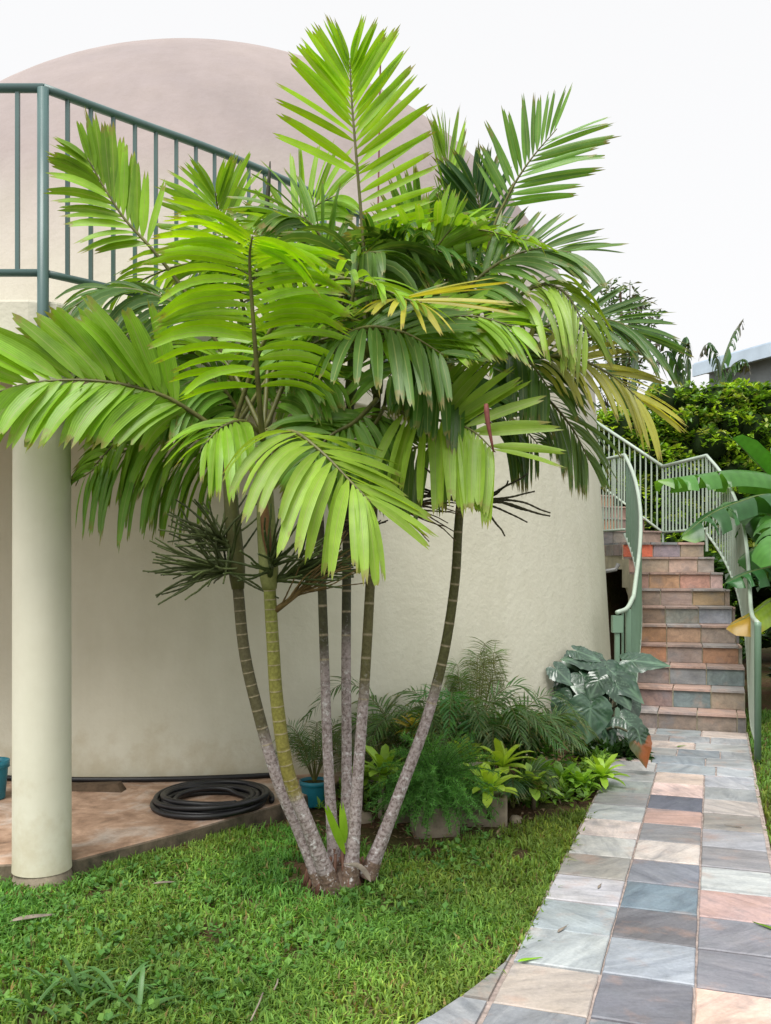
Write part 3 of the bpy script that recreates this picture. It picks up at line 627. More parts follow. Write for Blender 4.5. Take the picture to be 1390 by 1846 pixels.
inflor(P(678, 905, 4.08), (.92, -.2, -.12), 20, .36, (.10, .065, .035), 4, .42, .0036); inflor(P(662, 930, 4.1), (-.4, -.2, -.2), 6, .2, (.05, .035, .025), 14, .5)
inflor(P(830, 905, 4.1), (.9, -.2, .05), 8, .34, (.05, .045, .025), 5, .6); inflor(P(826, 900, 4.1), (-.8, -.2, .1), 6, .28, (.06, .05, .03), 6, .6)
inflor(P(626, 960, 4.38), (.6, -.3, .1), 6, .2, (.045, .035, .02), 7, .6)

NF = (0, -1, 0)
def sk(pr, pl): return lambda side, tt, r: (r.random() < (pr if side > 0 else pl))
# the six fronds that show largest: every leaflet its own part
frond(palm, [(668,640,4.15),(656,450,4.08),(643,290,4.02),(634,180,4.0),(631,105,3.98)], 23, (.34,.335), (78,13), (.1,-1,0), 6, (.03,.06), .030, 'lime', True, .25, .011, skip=lambda side, tt, r: side < 0 and (tt < .40 and not .27 < tt < .33), seed=1, lend=.40)
frond(palm, [(852,640,4.2),(882,440,4.2),(915,355,4.17),(955,290,4.13),(1004,232,4.1)], 13, (.33,.25), (64,22), (-.15,-1,.1), 4, (.08,.0), .022, 'dark', True, .42, .010, skip=lambda s, tt, r: s > 0 and tt > .85 , seed=2, lend=.62)
frond(palm, [(474,800,3.86),(466,700,3.72),(456,570,3.62),(450,470,3.55),(455,425,3.48)], 21, (.36,.36), (74,70), (0,-1,0), 2, (.46,.46), .030, 'lime', True, .24, .013, seed=3, lend=.75)
frond(palm, [(425,800,4.0),(345,742,3.92),(280,708,3.86),(180,687,3.8),(60,690,3.74),(-60,725,3.68)], 21, (.37,.33), (50,34), (0,-1,.25), 10, (.16,.50), .058, 'mid', True, .20, .012, skip=lambda s, tt, r: s > 0 and tt < .08, seed=4, lend=.8)
frond(palm, [(486,880,3.86),(500,800,3.66),(528,778,3.56),(580,815,3.46),(632,868,3.40),(668,905,3.36)], 15, (.41,.34), (100,28), (.55,-.62,.55), -6, (.66,.12), .036, 'pale', True, .34, .012, seed=5, lend=.7)
frond(palm, [(690,735,4.0),(743,749,3.86),(802,760,3.77),(851,776,3.71),(893,815,3.66)], 17, (.36,.30), (72,40), (0,-1,.25), 6, (.42,.08), .038, 'pale', True, .16, .010, skip=lambda s, tt, r: s < 0 and r.random() < .25, seed=6, lend=.75)
# the fronds between and behind them
K = dict
MIDC, DRKC, PALC, YELC = (.27,.49,.035), (.17,.35,.04), (.30,.46,.06), (.48,.44,.06)
for i, (p, kw) in enumerate([
    ([(425,650,4.32),(330,520,4.30),(275,450,4.28),(225,395,4.26),(186,335,4.24),(158,285,4.22)], K(n=14, l=(.31,.27), a=(52,14), N=(0,-1,.2), lift=8, droop=(.02,.25), hw=.036, colr=MIDC, s0=.42)),
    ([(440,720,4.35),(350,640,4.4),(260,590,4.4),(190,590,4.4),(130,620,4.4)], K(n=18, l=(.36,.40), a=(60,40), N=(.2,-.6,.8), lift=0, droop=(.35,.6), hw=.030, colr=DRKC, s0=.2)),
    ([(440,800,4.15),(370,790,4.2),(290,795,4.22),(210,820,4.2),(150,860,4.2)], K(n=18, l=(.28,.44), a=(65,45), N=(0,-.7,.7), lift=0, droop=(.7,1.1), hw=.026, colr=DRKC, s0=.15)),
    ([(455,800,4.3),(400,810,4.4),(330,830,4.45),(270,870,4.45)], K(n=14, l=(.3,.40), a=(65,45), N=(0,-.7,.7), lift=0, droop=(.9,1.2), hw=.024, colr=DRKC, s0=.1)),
    ([(470,700,4.5),(440,560,4.6),(410,450,4.65),(395,390,4.65),(388,345,4.6)], K(n=14, l=(.32,.32), a=(60,20), N=NF, lift=10, droop=(.2,.2), hw=.028, colr=MIDC, s0=.3)),
    ([(480,700,4.5),(500,560,4.55),(520,450,4.55),(560,380,4.5),(610,350,4.45)], K(n=16, l=(.3,.34), a=(60,30), N=(-.3,-1,.4), lift=4, droop=(.4,.25), hw=.026, colr=MIDC, s0=.3)),
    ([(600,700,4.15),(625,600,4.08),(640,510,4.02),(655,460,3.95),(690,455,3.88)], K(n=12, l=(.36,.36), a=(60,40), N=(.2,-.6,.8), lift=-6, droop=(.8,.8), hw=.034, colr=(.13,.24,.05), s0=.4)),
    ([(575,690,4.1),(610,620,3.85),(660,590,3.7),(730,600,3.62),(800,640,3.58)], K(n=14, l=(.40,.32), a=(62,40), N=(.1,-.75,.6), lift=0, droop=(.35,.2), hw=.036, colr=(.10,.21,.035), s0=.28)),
    ([(640,660,4.0),(700,610,3.85),(770,580,3.8),(850,570,3.76),(930,590,3.72)], K(n=18, l=(.34,.30), a=(60,35), N=(.1,-.7,.7), lift=0, droop=(.3,.25), hw=.032, colr=MIDC, s0=.2)),
    ([(660,640,3.9),(684,560,3.72),(715,540,3.62),(760,545,3.52)], K(n=7, l=(.30,.36), a=(70,14), N=(0,-.5,.85), lift=0, droop=(.18,.05), hw=.020, colr=YELC, s0=.55, lend=1.0)),
    ([(790,640,4.1),(830,540,4.0),(890,480,3.95),(960,450,3.92),(1030,455,3.88)], K(n=20, l=(.30,.26), a=(60,26), N=(-.1,-.75,.7), lift=4, droop=(.35,.08), hw=.027, colr=(.12,.24,.045), s0=.2, lend=.8)),
    ([(850,660,4.0),(910,560,3.92),(970,515,3.86),(1020,530,3.82),(1060,600,3.8)], K(n=17, l=(.40,.34), a=(66,35), N=(0,-.6,.8), lift=-4, droop=(1.0,.8), hw=.022, colr=PALC, s0=.25)),
    ([(870,660,4.2),(960,600,4.18),(1040,575,4.16),(1110,580,4.12),(1165,610,4.1)], K(n=20, l=(.30,.26), a=(55,20), N=(0,-.7,.7), lift=6, droop=(.4,.1), hw=.022, colr=(.09,.19,.05), s0=.25, lend=.8)),
    ([(870,700,4.1),(950,650,4.05),(1030,645,4.0),(1100,675,3.98),(1155,722,3.95)], K(n=19, l=(.30,.28), a=(55,18), N=(0,-.7,.7), lift=2, droop=(.6,.15), hw=.020, colr=(.42,.42,.07), s0=.22, lend=.85)),
    ([(860,750,4.2),(920,700,4.2),(980,715,4.2),(1030,770,4.2),(1062,830,4.18)], K(n=20, l=(.34,.34), a=(60,25), N=(.3,-.7,.6), lift=0, droop=(.8,.5), hw=.018, colr=(.12,.23,.05), s0=.2)),
    ([(840,760,4.3),(880,740,4.35),(930,760,4.35),(970,800,4.35)], K(n=18, l=(.34,.3), a=(70,40), N=(0,-.8,.6), lift=0, droop=(.9,.6), hw=.018, colr=(.08,.17,.035), s0=.1)),
    ([(800,640,4.4),(806,500,4.42),(812,400,4.42),(808,310,4.4),(800,270,4.38)], K(n=14, l=(.30,.24), a=(50,8), N=(.8,-.6,0), lift=4, droop=(.03,.03), hw=.018, colr=MIDC, s0=.35)),
    ([(690,650,4.5),(720,520,4.6),(745,430,4.6),(762,370,4.55)], K(n=13, l=(.28,.28), a=(60,20), N=NF, lift=0, droop=(.12,.1), hw=.028, colr=DRKC, s0=.3)),
    ([(870,640,4.35),(880,500,4.4),(870,400,4.4),(855,330,4.35)], K(n=14, l=(.28,.30), a=(45,18), N=(.3,-1,0), lift=0, droop=(.05,.05), hw=.032, colr=(.07,.17,.06), s0=.35)),
    ([(680,640,4.2),(720,560,4.15),(770,470,4.1),(815,410,4.05)], K(n=10, l=(.30,.26), a=(38,18), N=(.2,-.8,.5), lift=0, droop=(.1,.1), hw=.030, colr=MIDC, s0=.4)),
    ([(480,790,3.9),(440,760,3.78),(400,770,3.7),(370,800,3.66)], K(n=9, l=(.26,.34), a=(60,35), N=(-.1,-.6,.8), lift=0, droop=(.5,.8), hw=.032, colr=MIDC, s0=.3)),
    ([(570,700,4.3),(560,640,4.2),(540,620,4.15),(510,640,4.1)], K(n=10, l=(.3,.3), a=(60,35), N=(0,-.4,.9), lift=0, droop=(.7,.7), hw=.034, colr=DRKC, s0=.3)),
    ([(700,700,4.2),(690,740,4.05),(660,790,3.98),(640,850,3.95)], K(n=10, l=(.3,.3), a=(60,35), N=(.2,-.9,.3), lift=0, droop=(.5,.5), hw=.032, colr=DRKC, s0=.3)),
    ([(425,700,4.2),(380,600,4.15),(300,540,4.1),(200,520,4.05),(120,560,4.0)], K(n=20, l=(.34,.38), a=(55,35), N=(0,-.4,.9), lift=0, droop=(.5,.7), hw=.026, colr=(.10,.20,.05), s0=.25)),
    ([(640,640,4.3),(620,520,4.3),(580,430,4.25),(540,390,4.2),(490,385,4.15)], K(n=16, l=(.34,.30), a=(60,25), N=(.1,-.6,.8), lift=0, droop=(.2,.5), hw=.028, colr=(.12,.25,.02), s0=.3)),
    ([(470,800,4.25),(430,740,4.2),(390,690,4.15),(340,690,4.1),(300,730,4.08)], K(n=15, l=(.34,.38), a=(62,40), N=(-.1,-.5,.85), lift=0, droop=(.5,.8), hw=.038, colr=DRKC, s0=.2)),
    ([(480,790,4.2),(500,720,4.15),(540,680,4.1),(600,680,4.05)], K(n=13, l=(.36,.34), a=(64,40), N=(.1,-.6,.8), lift=0, droop=(.6,.5), hw=.038, colr=DRKC, s0=.2)),
    ([(572,690,4.4),(540,660,4.4),(480,660,4.4),(420,700,4.4),(370,760,4.4)], K(n=16, l=(.32,.34), a=(62,40), N=(-.1,-.6,.8), lift=0, droop=(.5,.6), hw=.034, colr=(.08,.2,.03), s0=.2)),
    ([(634,690,4.35),(675,600,4.25),(720,520,4.15),(735,475,4.1),(730,450,4.02)], K(n=14, l=(.34,.32), a=(60,45), N=(.1,-.7,.7), lift=-4, droop=(.7,.7), hw=.040, colr=(.15,.28,.06), s0=.35)),
    ([(680,660,4.1),(740,650,3.95),(800,680,3.85),(850,720,3.8)], K(n=14, l=(.34,.32), a=(62,40), N=(0,-.7,.7), lift=0, droop=(.4,.4), hw=.038, colr=(.09,.21,.03), s0=.2)),
    ([(856,700,4.15),(800,650,4.1),(740,640,4.05),(700,680,4.0)], K(n=14, l=(.34,.34), a=(62,40), N=(0,-.7,.7), lift=0, droop=(.5,.6), hw=.034, colr=DRKC, s0=.2)),
    ([(856,680,4.2),(900,640,4.1),(950,650,4.0),(990,700,3.95)], K(n=15, l=(.34,.34), a=(62,35), N=(.1,-.7,.7), lift=0, droop=(.8,.7), hw=.030, colr=(.10,.2,.04), s0=.2)),
    ([(680,720,4.0),(640,760,3.9),(590,790,3.85),(560,840,3.82)], K(n=11, l=(.3,.3), a=(62,35), N=(0,-.9,.4), lift=0, droop=(.5,.5), hw=.034, colr=DRKC, s0=.2)),
    ([(840,770,4.15),(790,800,4.05),(740,810,4.0),(700,840,3.98)], K(n=13, l=(.26,.3), a=(68,40), N=(0,-.9,.4), lift=0, droop=(.4,.7), hw=.030, colr=(.14,.26,.04), s0=.2)),
    ([(410,800,4.1),(350,770,4.15),(290,760,4.2),(220,790,4.2),(170,840,4.2)], K(n=18, l=(.26,.36), a=(62,40), N=(0,-.8,.6), lift=0, droop=(.5,.9), hw=.032, colr=MIDC, s0=.15)),
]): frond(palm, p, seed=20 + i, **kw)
# fronds on the far side of each crown
CROWN = [(412,790,4.1),(475,780,4.0),(572,640,4.35),(634,640,4.45),(674,600,4.2),(856,660,4.2)]
fi = 0
for ci, cpx in enumerate(CROWN):
    c = P(*cpx)
    for az in ([20, 75, -40, -85, 120] if ci in (0, 2, 3) else [15, -45] if ci == 5 else [0, 60, -60]):
        az = R(az + random.uniform(-14, 14)); out = np.array([math.sin(az), math.cos(az), 0]); L_ = random.uniform(.75, 1.05); up = random.uniform(.30, .62)
        if ci == 0 and az < -.5: up *= .5
        p = [c, c + out * L_ * .25 + [0, 0, up * .75], c + out * L_ * .6 + [0, 0, up], c + out * L_ + [0, 0, up * .72]]
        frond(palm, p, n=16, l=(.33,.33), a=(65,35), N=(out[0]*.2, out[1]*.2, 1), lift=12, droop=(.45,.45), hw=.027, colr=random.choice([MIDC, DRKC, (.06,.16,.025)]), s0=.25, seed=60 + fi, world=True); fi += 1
# dead red frond tip, sprouts at the foot, dry bract
t = MB(); t.tube(spline([P(*q) for q in [(876,728,3.62),(880,765,3.62),(890,815,3.63)]], 6), [.008,.011,.010,.008,.006,.003], 5, colr=(.22,.07,.06)); t.build('dead_leaf_tip', M['attr'], palm, True)
for pp in ([(622,1540,4.05),(606,1500,4.0),(592,1465,3.97)], [(622,1520,4.06),(622,1490,4.05),(617,1462,4.04)]):
    a = [P(*q) for q in pp]; m_ = MB(); v_, f_ = leaflet(a[0], a[2] - a[0], (1, 0, .3), np.linalg.norm(a[2] - a[0]), .018, 0, JIT); m_.add(v_, f_); m_.build('sprout_leaf', M['mid'], palm, True)
m_ = MB(); v_, f_ = leaflet(P(668,1590,4.0), nrm(P(650,1545,4.0) - P(668,1590,4.0)), (1, 0, 0), .12, .012, .9, JIT); m_.add(v_, f_); m_.build('dry_bract', M['dry'], palm, True)

# ------------------------------------------------------------------ lawn
def path_left(Y): return .629 + .3485 * (Y - 2.905) - .335
bedline = [G(440,1500), G(520,1492), G(600,1500), G(690,1535), G(780,1525), G(870,1505), G(960,1482), G(1055,1462), G(1100,1425), G(1135,1390)]
bx = np.array([q[0] for q in bedline]); by = np.array([q[1] for q in bedline])
slx = np.array([-7, -1.70, -1.40, -1.02, -.63, -.34]); sly = np.array([4.22, 4.20, 4.27, 4.70, 5.20, 5.62])
def vnoise(x, y, f, seed=0):
    r = np.random.default_rng(seed); g = r.random((64, 64)); xi = x * f; yi = y * f; x0 = np.floor(xi).astype(int); y0 = np.floor(yi).astype(int); fx = xi - x0; fy = yi - y0
    fx = fx * fx * (3 - 2 * fx); fy = fy * fy * (3 - 2 * fy); a = lambda i, j: g[(x0 + i) % 64, (y0 + j) % 64]
    return (a(0,0)*(1-fx)+a(1,0)*fx)*(1-fy)+(a(0,1)*(1-fx)+a(1,1)*fx)*fy
def blades(x, y, h, wd, base_c, tip_c, seed):
    r = np.random.default_rng(seed); n = len(x); az = r.uniform(0, 2*np.pi, n); lean = r.uniform(.15, 1.25, n); tw = az + np.pi/2 + r.normal(0, .5, n)
    zz = np.full(n, -.012); ox, oy = np.cos(az), np.sin(az); wx, wy = np.cos(tw)*wd, np.sin(tw)*wd
    V_ = np.zeros((n, 5, 3)); m1 = lean*h*.35; m2 = lean*h*.95
    V_[:,0] = np.c_[x-wx, y-wy, zz]; V_[:,1] = np.c_[x+wx, y+wy, zz]
    V_[:,2] = np.c_[x+ox*m1+wx*.85, y+oy*m1+wy*.85, zz+h*.62]; V_[:,3] = np.c_[x+ox*m1-wx*.85, y+oy*m1-wy*.85, zz+h*.62]
    V_[:,4] = np.c_[x+ox*m2, y+oy*m2, zz+h*(1.05-.42*lean)]
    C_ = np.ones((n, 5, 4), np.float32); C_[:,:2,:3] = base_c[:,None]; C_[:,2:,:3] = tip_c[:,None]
    i = np.arange(n)*5
    return V_.reshape(-1,3), i, C_.reshape(-1,4)
def grass_obj(name, x, y, h, wd, bc, tcx, seed, label):
    V_, i, C_ = blades(x, y, h, wd, bc, tcx, seed); n = len(i); me = bpy.data.meshes.new(name)
    loops = np.empty((n, 7), np.int32); loops[:,0]=i; loops[:,1]=i+1; loops[:,2]=i+2; loops[:,3]=i+3; loops[:,4]=i+3; loops[:,5]=i+2; loops[:,6]=i+4
    me.vertices.add(len(V_)); me.vertices.foreach_set('co', V_.astype(np.float32).ravel()); me.loops.add(n*7); me.loops.foreach_set('vertex_index', loops.ravel())
    me.polygons.add(n*2); st = np.empty((n,2),np.int32); st[:,0]=np.arange(n)*7; st[:,1]=st[:,0]+4; me.polygons.foreach_set('loop_start', st.ravel()); 
    me.update(calc_edges=True); me.validate()
    at = me.color_attributes.new('Col', 'FLOAT_COLOR', 'POINT'); at.data.foreach_set('color', C_.ravel()); me.materials.append(M['grass'])
    o = bpy.data.objects.new(name, me); col.objects.link(o); return tag(o, label, 'grass', None, 'stuff')
def grass_cols(x, y, r):
    n = len(x); v = vnoise(x+20, y+20, 2.3, 3)*.6 + vnoise(x+20, y+20, 7, 4)*.4; a = r.random(n)
    tip = np.array([.175,.325,.06])[None]*(.45+1.0*v[:,None])*(1+np.c_[.35*(vnoise(x+11, y+7, 1.6, 31)-.5), np.zeros(n), np.zeros(n)]*2)*(.7+.6*a[:,None]); y_ = (r.random(n) < .05+.10*(v>.6)); tip[y_] = np.array([.24,.21,.08])*(.6+.6*r.random((y_.sum(),1)))
    li = r.random(n) < .2; tip[li] = tip[li]*[1.5,1.25,1.1]
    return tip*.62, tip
n = 330000; r = np.random.default_rng(5); x = r.uniform(-3.2, 2.2, n); y = 2.55 + 3.5 * r.random(n) ** 1.15
bl = np.interp(x, bx, by, left=9, right=by[-1]) + r.normal(0, .05, n); sl = np.interp(x, slx, sly, right=9)
ok = (y < bl) & (y < sl - .015) & (x < path_left(y) + r.normal(0, .022, n))
ss = (x - P0[0]) * U[0] + (y - P0[1]) * U[1]; tt = (x - P0[0]) * V[0] + (y - P0[1]) * V[1]
et = np.interp(-ss, [-s for s, t in EDGE], [t for s, t in EDGE]); ok &= ~((ss < .42) & (tt > et - .01 + r.normal(0, .015, n)))
patch = vnoise(x+30, y+30, 3.1, 9); q = G(612, 1598); dist = np.hypot((x-q[0])/1.3, y-q[1]); near = np.exp(-(dist/.33)**2)
keep = 1.0 - .55*np.clip((patch-.56)/.2, 0, 1) - .5*np.clip((vnoise(x+40, y+40, 9, 21)-.62)/.15, 0, 1) - .45*near; keep *= np.clip((bl - y)/.30 + .25, .2, 1)
ok &= (r.random(n) < keep); x, y = x[ok], y[ok]; n = len(x)
h = .022 + .034*r.random(n)**1.6 + .018*vnoise(x+9, y+9, 4, 12); h *= np.interp(y, [2.6, 6], [1, 1.1]); bc, tcx = grass_cols(x, y, r)
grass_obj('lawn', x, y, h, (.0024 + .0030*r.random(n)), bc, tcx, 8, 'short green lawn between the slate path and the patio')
n = 90000; x = r.uniform(1.2, 6.5, n); y = r.uniform(3.0, 9.0, n); tt = (x-P0[0])*V[0]+(y-P0[1])*V[1]; ok = tt > .635 + r.normal(0, .012, n)
x, y = x[ok], y[ok]; n = len(x); bc, tcx = grass_cols(x, y, r)
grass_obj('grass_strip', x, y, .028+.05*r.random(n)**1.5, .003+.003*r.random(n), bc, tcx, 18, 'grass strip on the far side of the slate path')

wx_ = r.uniform(-2.6, 1.6, 2600); wy_ = r.uniform(2.7, 5.0, 2600); wok = (vnoise(wx_+5, wy_+5, 2.6, 44) > .5) & (wx_ < path_left(wy_) - .3) & (wy_ < np.interp(wx_, slx, sly, right=9) - .05) & (wy_ < np.interp(wx_, bx, by, left=9) - .05)
WEEDS = np.c_[wx_[wok], wy_[wok], r.uniform(.012, .03, wok.sum())]
# broad-bladed weeds in the foreground
def strap_plant(name, c, n, L, hw, colr, label, cat, group=None, up=(.3, 1.2), droop=.6, seed=0, mat='attrleaf', leafname='leaf', seg=6, stem=0):
    rnd = random.Random(seed); c = np.array(c, float); root = empty(name, c, label, cat, group)
    if stem:
        s_ = MB(); s_.tube([c + [0, 0, -stem], c], [.012, .014], 7, colr=(.10, .08, .05)); s_.build('stem', M['attr'], root, True)
    for i in range(n):
        az = i * 2.4 + rnd.uniform(-.3, .3); e = rnd.uniform(*up) if n < 12 else up[0] + (up[1] - up[0]) * (i / n)
        d = np.array([math.cos(az) * math.cos(e), math.sin(az) * math.cos(e), math.sin(e)]); Tn = np.cross(d, (0, 0, 1)); 
        m_ = MB(); v_, f_ = leaflet(c + d * .006, d, nrm(Tn), L * rnd.uniform(.75, 1.1), hw * rnd.uniform(.85, 1.15), droop * rnd.uniform(.6, 1.3), rnd, seg, .3, False)
        vt = len(v_); v_[vt - 3] = v_[vt - 1] = v_[vt - 2]          # pointed tip
        cj = rnd.uniform(.75, 1.25); cc_ = np.array([[q * cj for q in colr]] * vt)
        m_.add(v_, f_, cc_); m_.build(leafname, M[mat], root, True)
    return root
for i, (px_, py_, n_, L_) in enumerate([(95,1790,9,.16),(150,1800,10,.17),(215,1800,11,.18),(250,1835,9,.16),(60,1820,8,.15),(345,1780,7,.10),(190,1700,7,.10)]):
    strap_plant('grass_weed', G(px_, py_) - [0, 0, .01], n_, L_, .008, (.11, .24, .075), 'broad-bladed weed tuft in the lawn, ' + ['far left of the foreground tufts', 'second from the left in the foreground', 'largest foreground tuft', 'lowest tuft at the bottom edge', 'tuft at the bottom left corner', 'small tuft in mid lawn right of the others', 'small tuft highest up the lawn'][i], 'weed', 'weeds in the lawn', (.35, 1.2), .7, 100 + i)

# fallen bits on the lawn
def flat_leaf(name, c, az, L, hw, mat, label, cat):
    m_ = MB(); c = np.array(c) + [0, 0, .035]; d = np.array([math.cos(az), math.sin(az), .08]); v_, f_ = leaflet(c - d * L / 2, d, (-d[1], d[0], .1), L, hw, .05, JIT, 6, .35); m_.add(v_, f_)
    o = m_.build(name, mat, None, True, tuple(c)); sm_ = o.modifiers.new('thick', 'SOLIDIFY'); sm_.thickness = .002; tag(o, label, cat)
flat_leaf('fallen_leaf', G(48, 1672), .35, .125, .016, M['dry'], 'pale dry leaf lying on the lawn at the far left', 'leaf')
flat_leaf('fallen_leaf', G(292, 1606), .1, .075, .009, M['dry'], 'small pale dry leaf lying on the lawn below the hose', 'leaf')
for px_, py_, az_, L_, mt, lb in ((1225,1352,.4,.05,'mid','small green leaf lying on the path near the stairs'),(1385,1685,2.2,.06,'mid','green leaf scrap on the path at the right edge'),(945,1745,.3,.05,'mid','grass clipping lying on the left path edge'),(1080,1610,1.1,.035,'dry','tiny dry leaf on the middle of the path'),(1330,1500,2.6,.04,'dry','curled dry leaf on the right column of slates'),(1010,1690,.9,.04,'dry','dry leaf on the left column of slates')):
    flat_leaf('fallen_leaf', G(px_, py_, .0) - [0, 0, .008], az_, L_, L_ * .16, M[mt], lb, 'leaf')
for px_, py_, qx, qy, lb in ((452,1840,474,1790,'thin pale dry stem lying in the foreground lawn'), (494,1785,501,1765,'short reddish twig sticking out of the lawn')):
    m_ = MB(); a, b_ = G(px_, py_, .03), G(qx, qy, .05); m_.tube([a, (a+b_)/2 + [.004, 0, .004], b_], .0028, 5); tag(m_.build('dry_twig', M['dry'], None, True, tuple(a)), lb, 'twig')

# ------------------------------------------------------------------ things on the patio
hc = G(381, 1447, .09); hose = MB(); pts = []
def loop(r0, r1, z0, z1, turns, cx, cy, ph):
    n_ = int(turns * 44)
    for i in range(n_):
        t = i / n_; a = ph + 2 * math.pi * turns * t; rr_ = r0 + (r1 - r0) * t + .007 * math.sin(a * .61 + r0 * 40) + .005 * math.sin(a * 1.7); pts.append((cx + rr_ * math.cos(a), cy + rr_ * math.sin(a) * 1.04, z0 + (z1 - z0) * t + .006 * math.sin(a * 1.37) + .003 * math.sin(a * 2.3)))
t1, t2, t3 = 5.2, 3.4, 1.3
loop(.330, .195, .10, .099, t1, hc[0], hc[1], 0); loop(.195, .305, .112, .130, t2, hc[0] + .004, hc[1] + .004, 2 * math.pi * t1)
loop(.305, .265, .134, .142, t3, hc[0] + .01, hc[1] + .012, 2 * math.pi * (t1 + t2))
pts = spline(pts[::2], len(pts))
hose.tube(np.array(pts), .0155, 8)
tag(hose.build('garden_hose', M['black'], None, True, tuple(hc)), 'thick coil of black pipe lying on the patio by the palm', 'hose')
m_ = MB(); wl = []
for a in np.linspace(-118, -75, 16):
    wl.append((DOME[0] + (RB + .035) * math.cos(R(a)), DOME[1] + (RB + .035) * math.sin(R(a)), .098))
m_.tube(wl, .016, 8); tag(m_.build('drain_pipe', M['black'], None, True, wl[0]), 'black pipe running along the foot of the dome wall', 'pipe')
m_ = MB(); a = G(165, 1425, .08); m_.add([a + q for q in ([-.14,-.02,0],[.19,-.05,0],[.20,.03,0],[-.14,.05,0],[-.13,-.01,.03],[.16,-.03,.045],[.17,.02,.05],[-.13,.04,.035])], [(4,5,6,7),(0,1,5,4),(1,2,6,5),(2,3,7,6),(3,0,4,7)])
tag(m_.build('wood_board', M['bark'], None, False, tuple(a)), 'rotten brown board lying at the foot of the wall behind the column', 'board')
def pot(c, r, h, mat, label, cat='pot', name='plant_pot', k=28):
    root = empty(name, c, label, cat); m_ = MB(); m_.lathe([(0, 0), (r * .74, 0), (r * .78, .01), (r * .95, h * .82)], c, k); m_.build('body', mat, root, True)
    m_ = MB(); m_.lathe([(r * .95, h * .80), (r * 1.04, h * .82), (r * 1.05, h), (r * .97, h), (r * .93, h * .88)], c, k); m_.build('rim', mat, root, True)
    m_ = MB(); m_.lathe([(r * .94, h * .88), (0, h * .92)], c, 16); m_.build('soil', M['soil'], root); return root
pc = G(567, 1452, 0); pot(pc, .085, .15, M['tealpot'], 'small teal plastic pot behind the palm stems, holding a fern')
pot(G(-14, 1440, .08), .09, .22, M['tealpot'], 'teal pot at the left edge beside the column')

# ------------------------------------------------------------------ bed by the wall
for i, (px_, py_, d_, L_, c, lb) in enumerate([
    (692,1392,5.35,.17,(.20,.33,.035),'lime bromeliad just left of the leaning palm stem'), (652,1400,5.5,.12,(.16,.27,.03),'lime bromeliad half hidden behind the middle palm stems'),
    (838,1370,5.75,.15,(.27,.37,.06),'pale lime bromeliad at the back, left of its two neighbours'), (905,1378,5.60,.19,(.29,.40,.05),'large pale bromeliad highest in the middle of the bed'),
    (882,1422,5.25,.17,(.30,.42,.05),'bright lime bromeliad in the concrete planter'), (962,1420,5.45,.15,(.20,.32,.05),'green bromeliad right of the concrete planter'),
    (1085,1398,6.05,.15,(.24,.38,.04),'lime bromeliad nearest the slate path'), (1012,1408,5.9,.13,(.13,.26,.03),'darker green bromeliad third from the slate path'),
    (1046,1412,5.9,.12,(.16,.30,.03),'green bromeliad second from the slate path'), (752,1318,6.0,.15,(.36,.30,.05),'yellowing bromeliad high against the wall'), (975,1395,6.0,.12,(.15,.28,.03),'small bromeliad under the broad-leaved shrub')]):
    strap_plant('bromeliad', P(px_, py_, d_ - .15) - [0, 0, .015], 21, L_ * 1.2, .026, tuple(q * 1.6 for q in c), lb, 'bromeliad', 'bromeliads in the wall bed', (.12, 1.25), .5, 200 + i, stem=max(.05, P(px_, py_, d_ - .15)[2] - .05))
def fern_plant(name, c, n, L, colr, label, cat, seed, hw=.006, nl=22, ll=.11, up=.75, droop=.3, arch=1.0, group=None, back=None, front=None):
    rnd = random.Random(seed); c = np.array(c, float); root = empty(name, c, label, cat, group)
    for i in range(n):
        az = i * 2.4 + rnd.uniform(-.3, .3); l_ = L * rnd.uniform(.75, 1.1); out = np.array([math.cos(az), math.sin(az), 0])
        if out[1] > .3: out = nrm(out * [1, .35, 1]); l_ *= .8
        u_ = up * rnd.uniform(.8, 1.2)
        p = [c, c + out * l_ * .22 + [0, 0, l_ * u_ * .55], c + out * l_ * .58 * arch + [0, 0, l_ * u_ * .80], c + out * l_ * .95 * arch + [0, 0, l_ * u_ * .55]]
        frond(root, p, nl, (ll, ll), (60, 35), (out[0]*.1, out[1]*.1 - .25, 1), 8, (droop, droop), hw, 'mid', False, .18, .004, None, seed * 50 + i, 'frond', True, .3, colr=tuple(q * rnd.uniform(.8, 1.25) for q in colr))
    return root
for i, (px_, py_, d_, n_, L_, c, lb) in enumerate([
    (735,1395,5.95,15,.72,(.08,.19,.04),'dark feathery palm seedling behind the leaning palm stem'), (825,1395,5.95,15,.70,(.085,.20,.05),'feathery palm seedling behind the asparagus fern'),
    (890,1395,6.0,15,.66,(.085,.21,.055),'feathery palm seedling in the middle of the bed by the wall'), (945,1410,6.1,13,.50,(.09,.22,.06),'feathery palm seedling beside the elephant ear'), (925,1462,5.35,6,.26,(.075,.18,.06),'low arching seedling palm beside the concrete planter')]):
    fern_plant('seedling_palm', P(px_, py_, d_) * [1, 1, 0] + [0, 0, .03], n_, L_, c, lb, 'palm seedling', 10 + i, .0085, 24, .13, 1.0, .35, .95, 'palm seedlings in the bed')
fern_plant('plume_fern', P(858, 1330, 6.4) * [1, 1, 0] + [0, 0, .22], 12, .60, (.11, .20, .05), 'tall pale plume fern against the wall', 'fern', 31, .003, 34, .10, 1.25, .5, .45)
fern_plant('potted_fern', pc + [0, 0, .13], 16, .42, (.07, .16, .035), 'feathery fern growing from the teal pot', 'fern', 32, .0035, 24, .07, 1.0, .3, .8)
fern_plant('wall_fern', P(655, 1380, 5.9) * [1, 1, 0] + [0, 0, .05], 12, .42, (.08, .13, .03), 'feathery fern behind the middle palm stems', 'fern', 33, .004, 26, .08, .8, .4, .9)
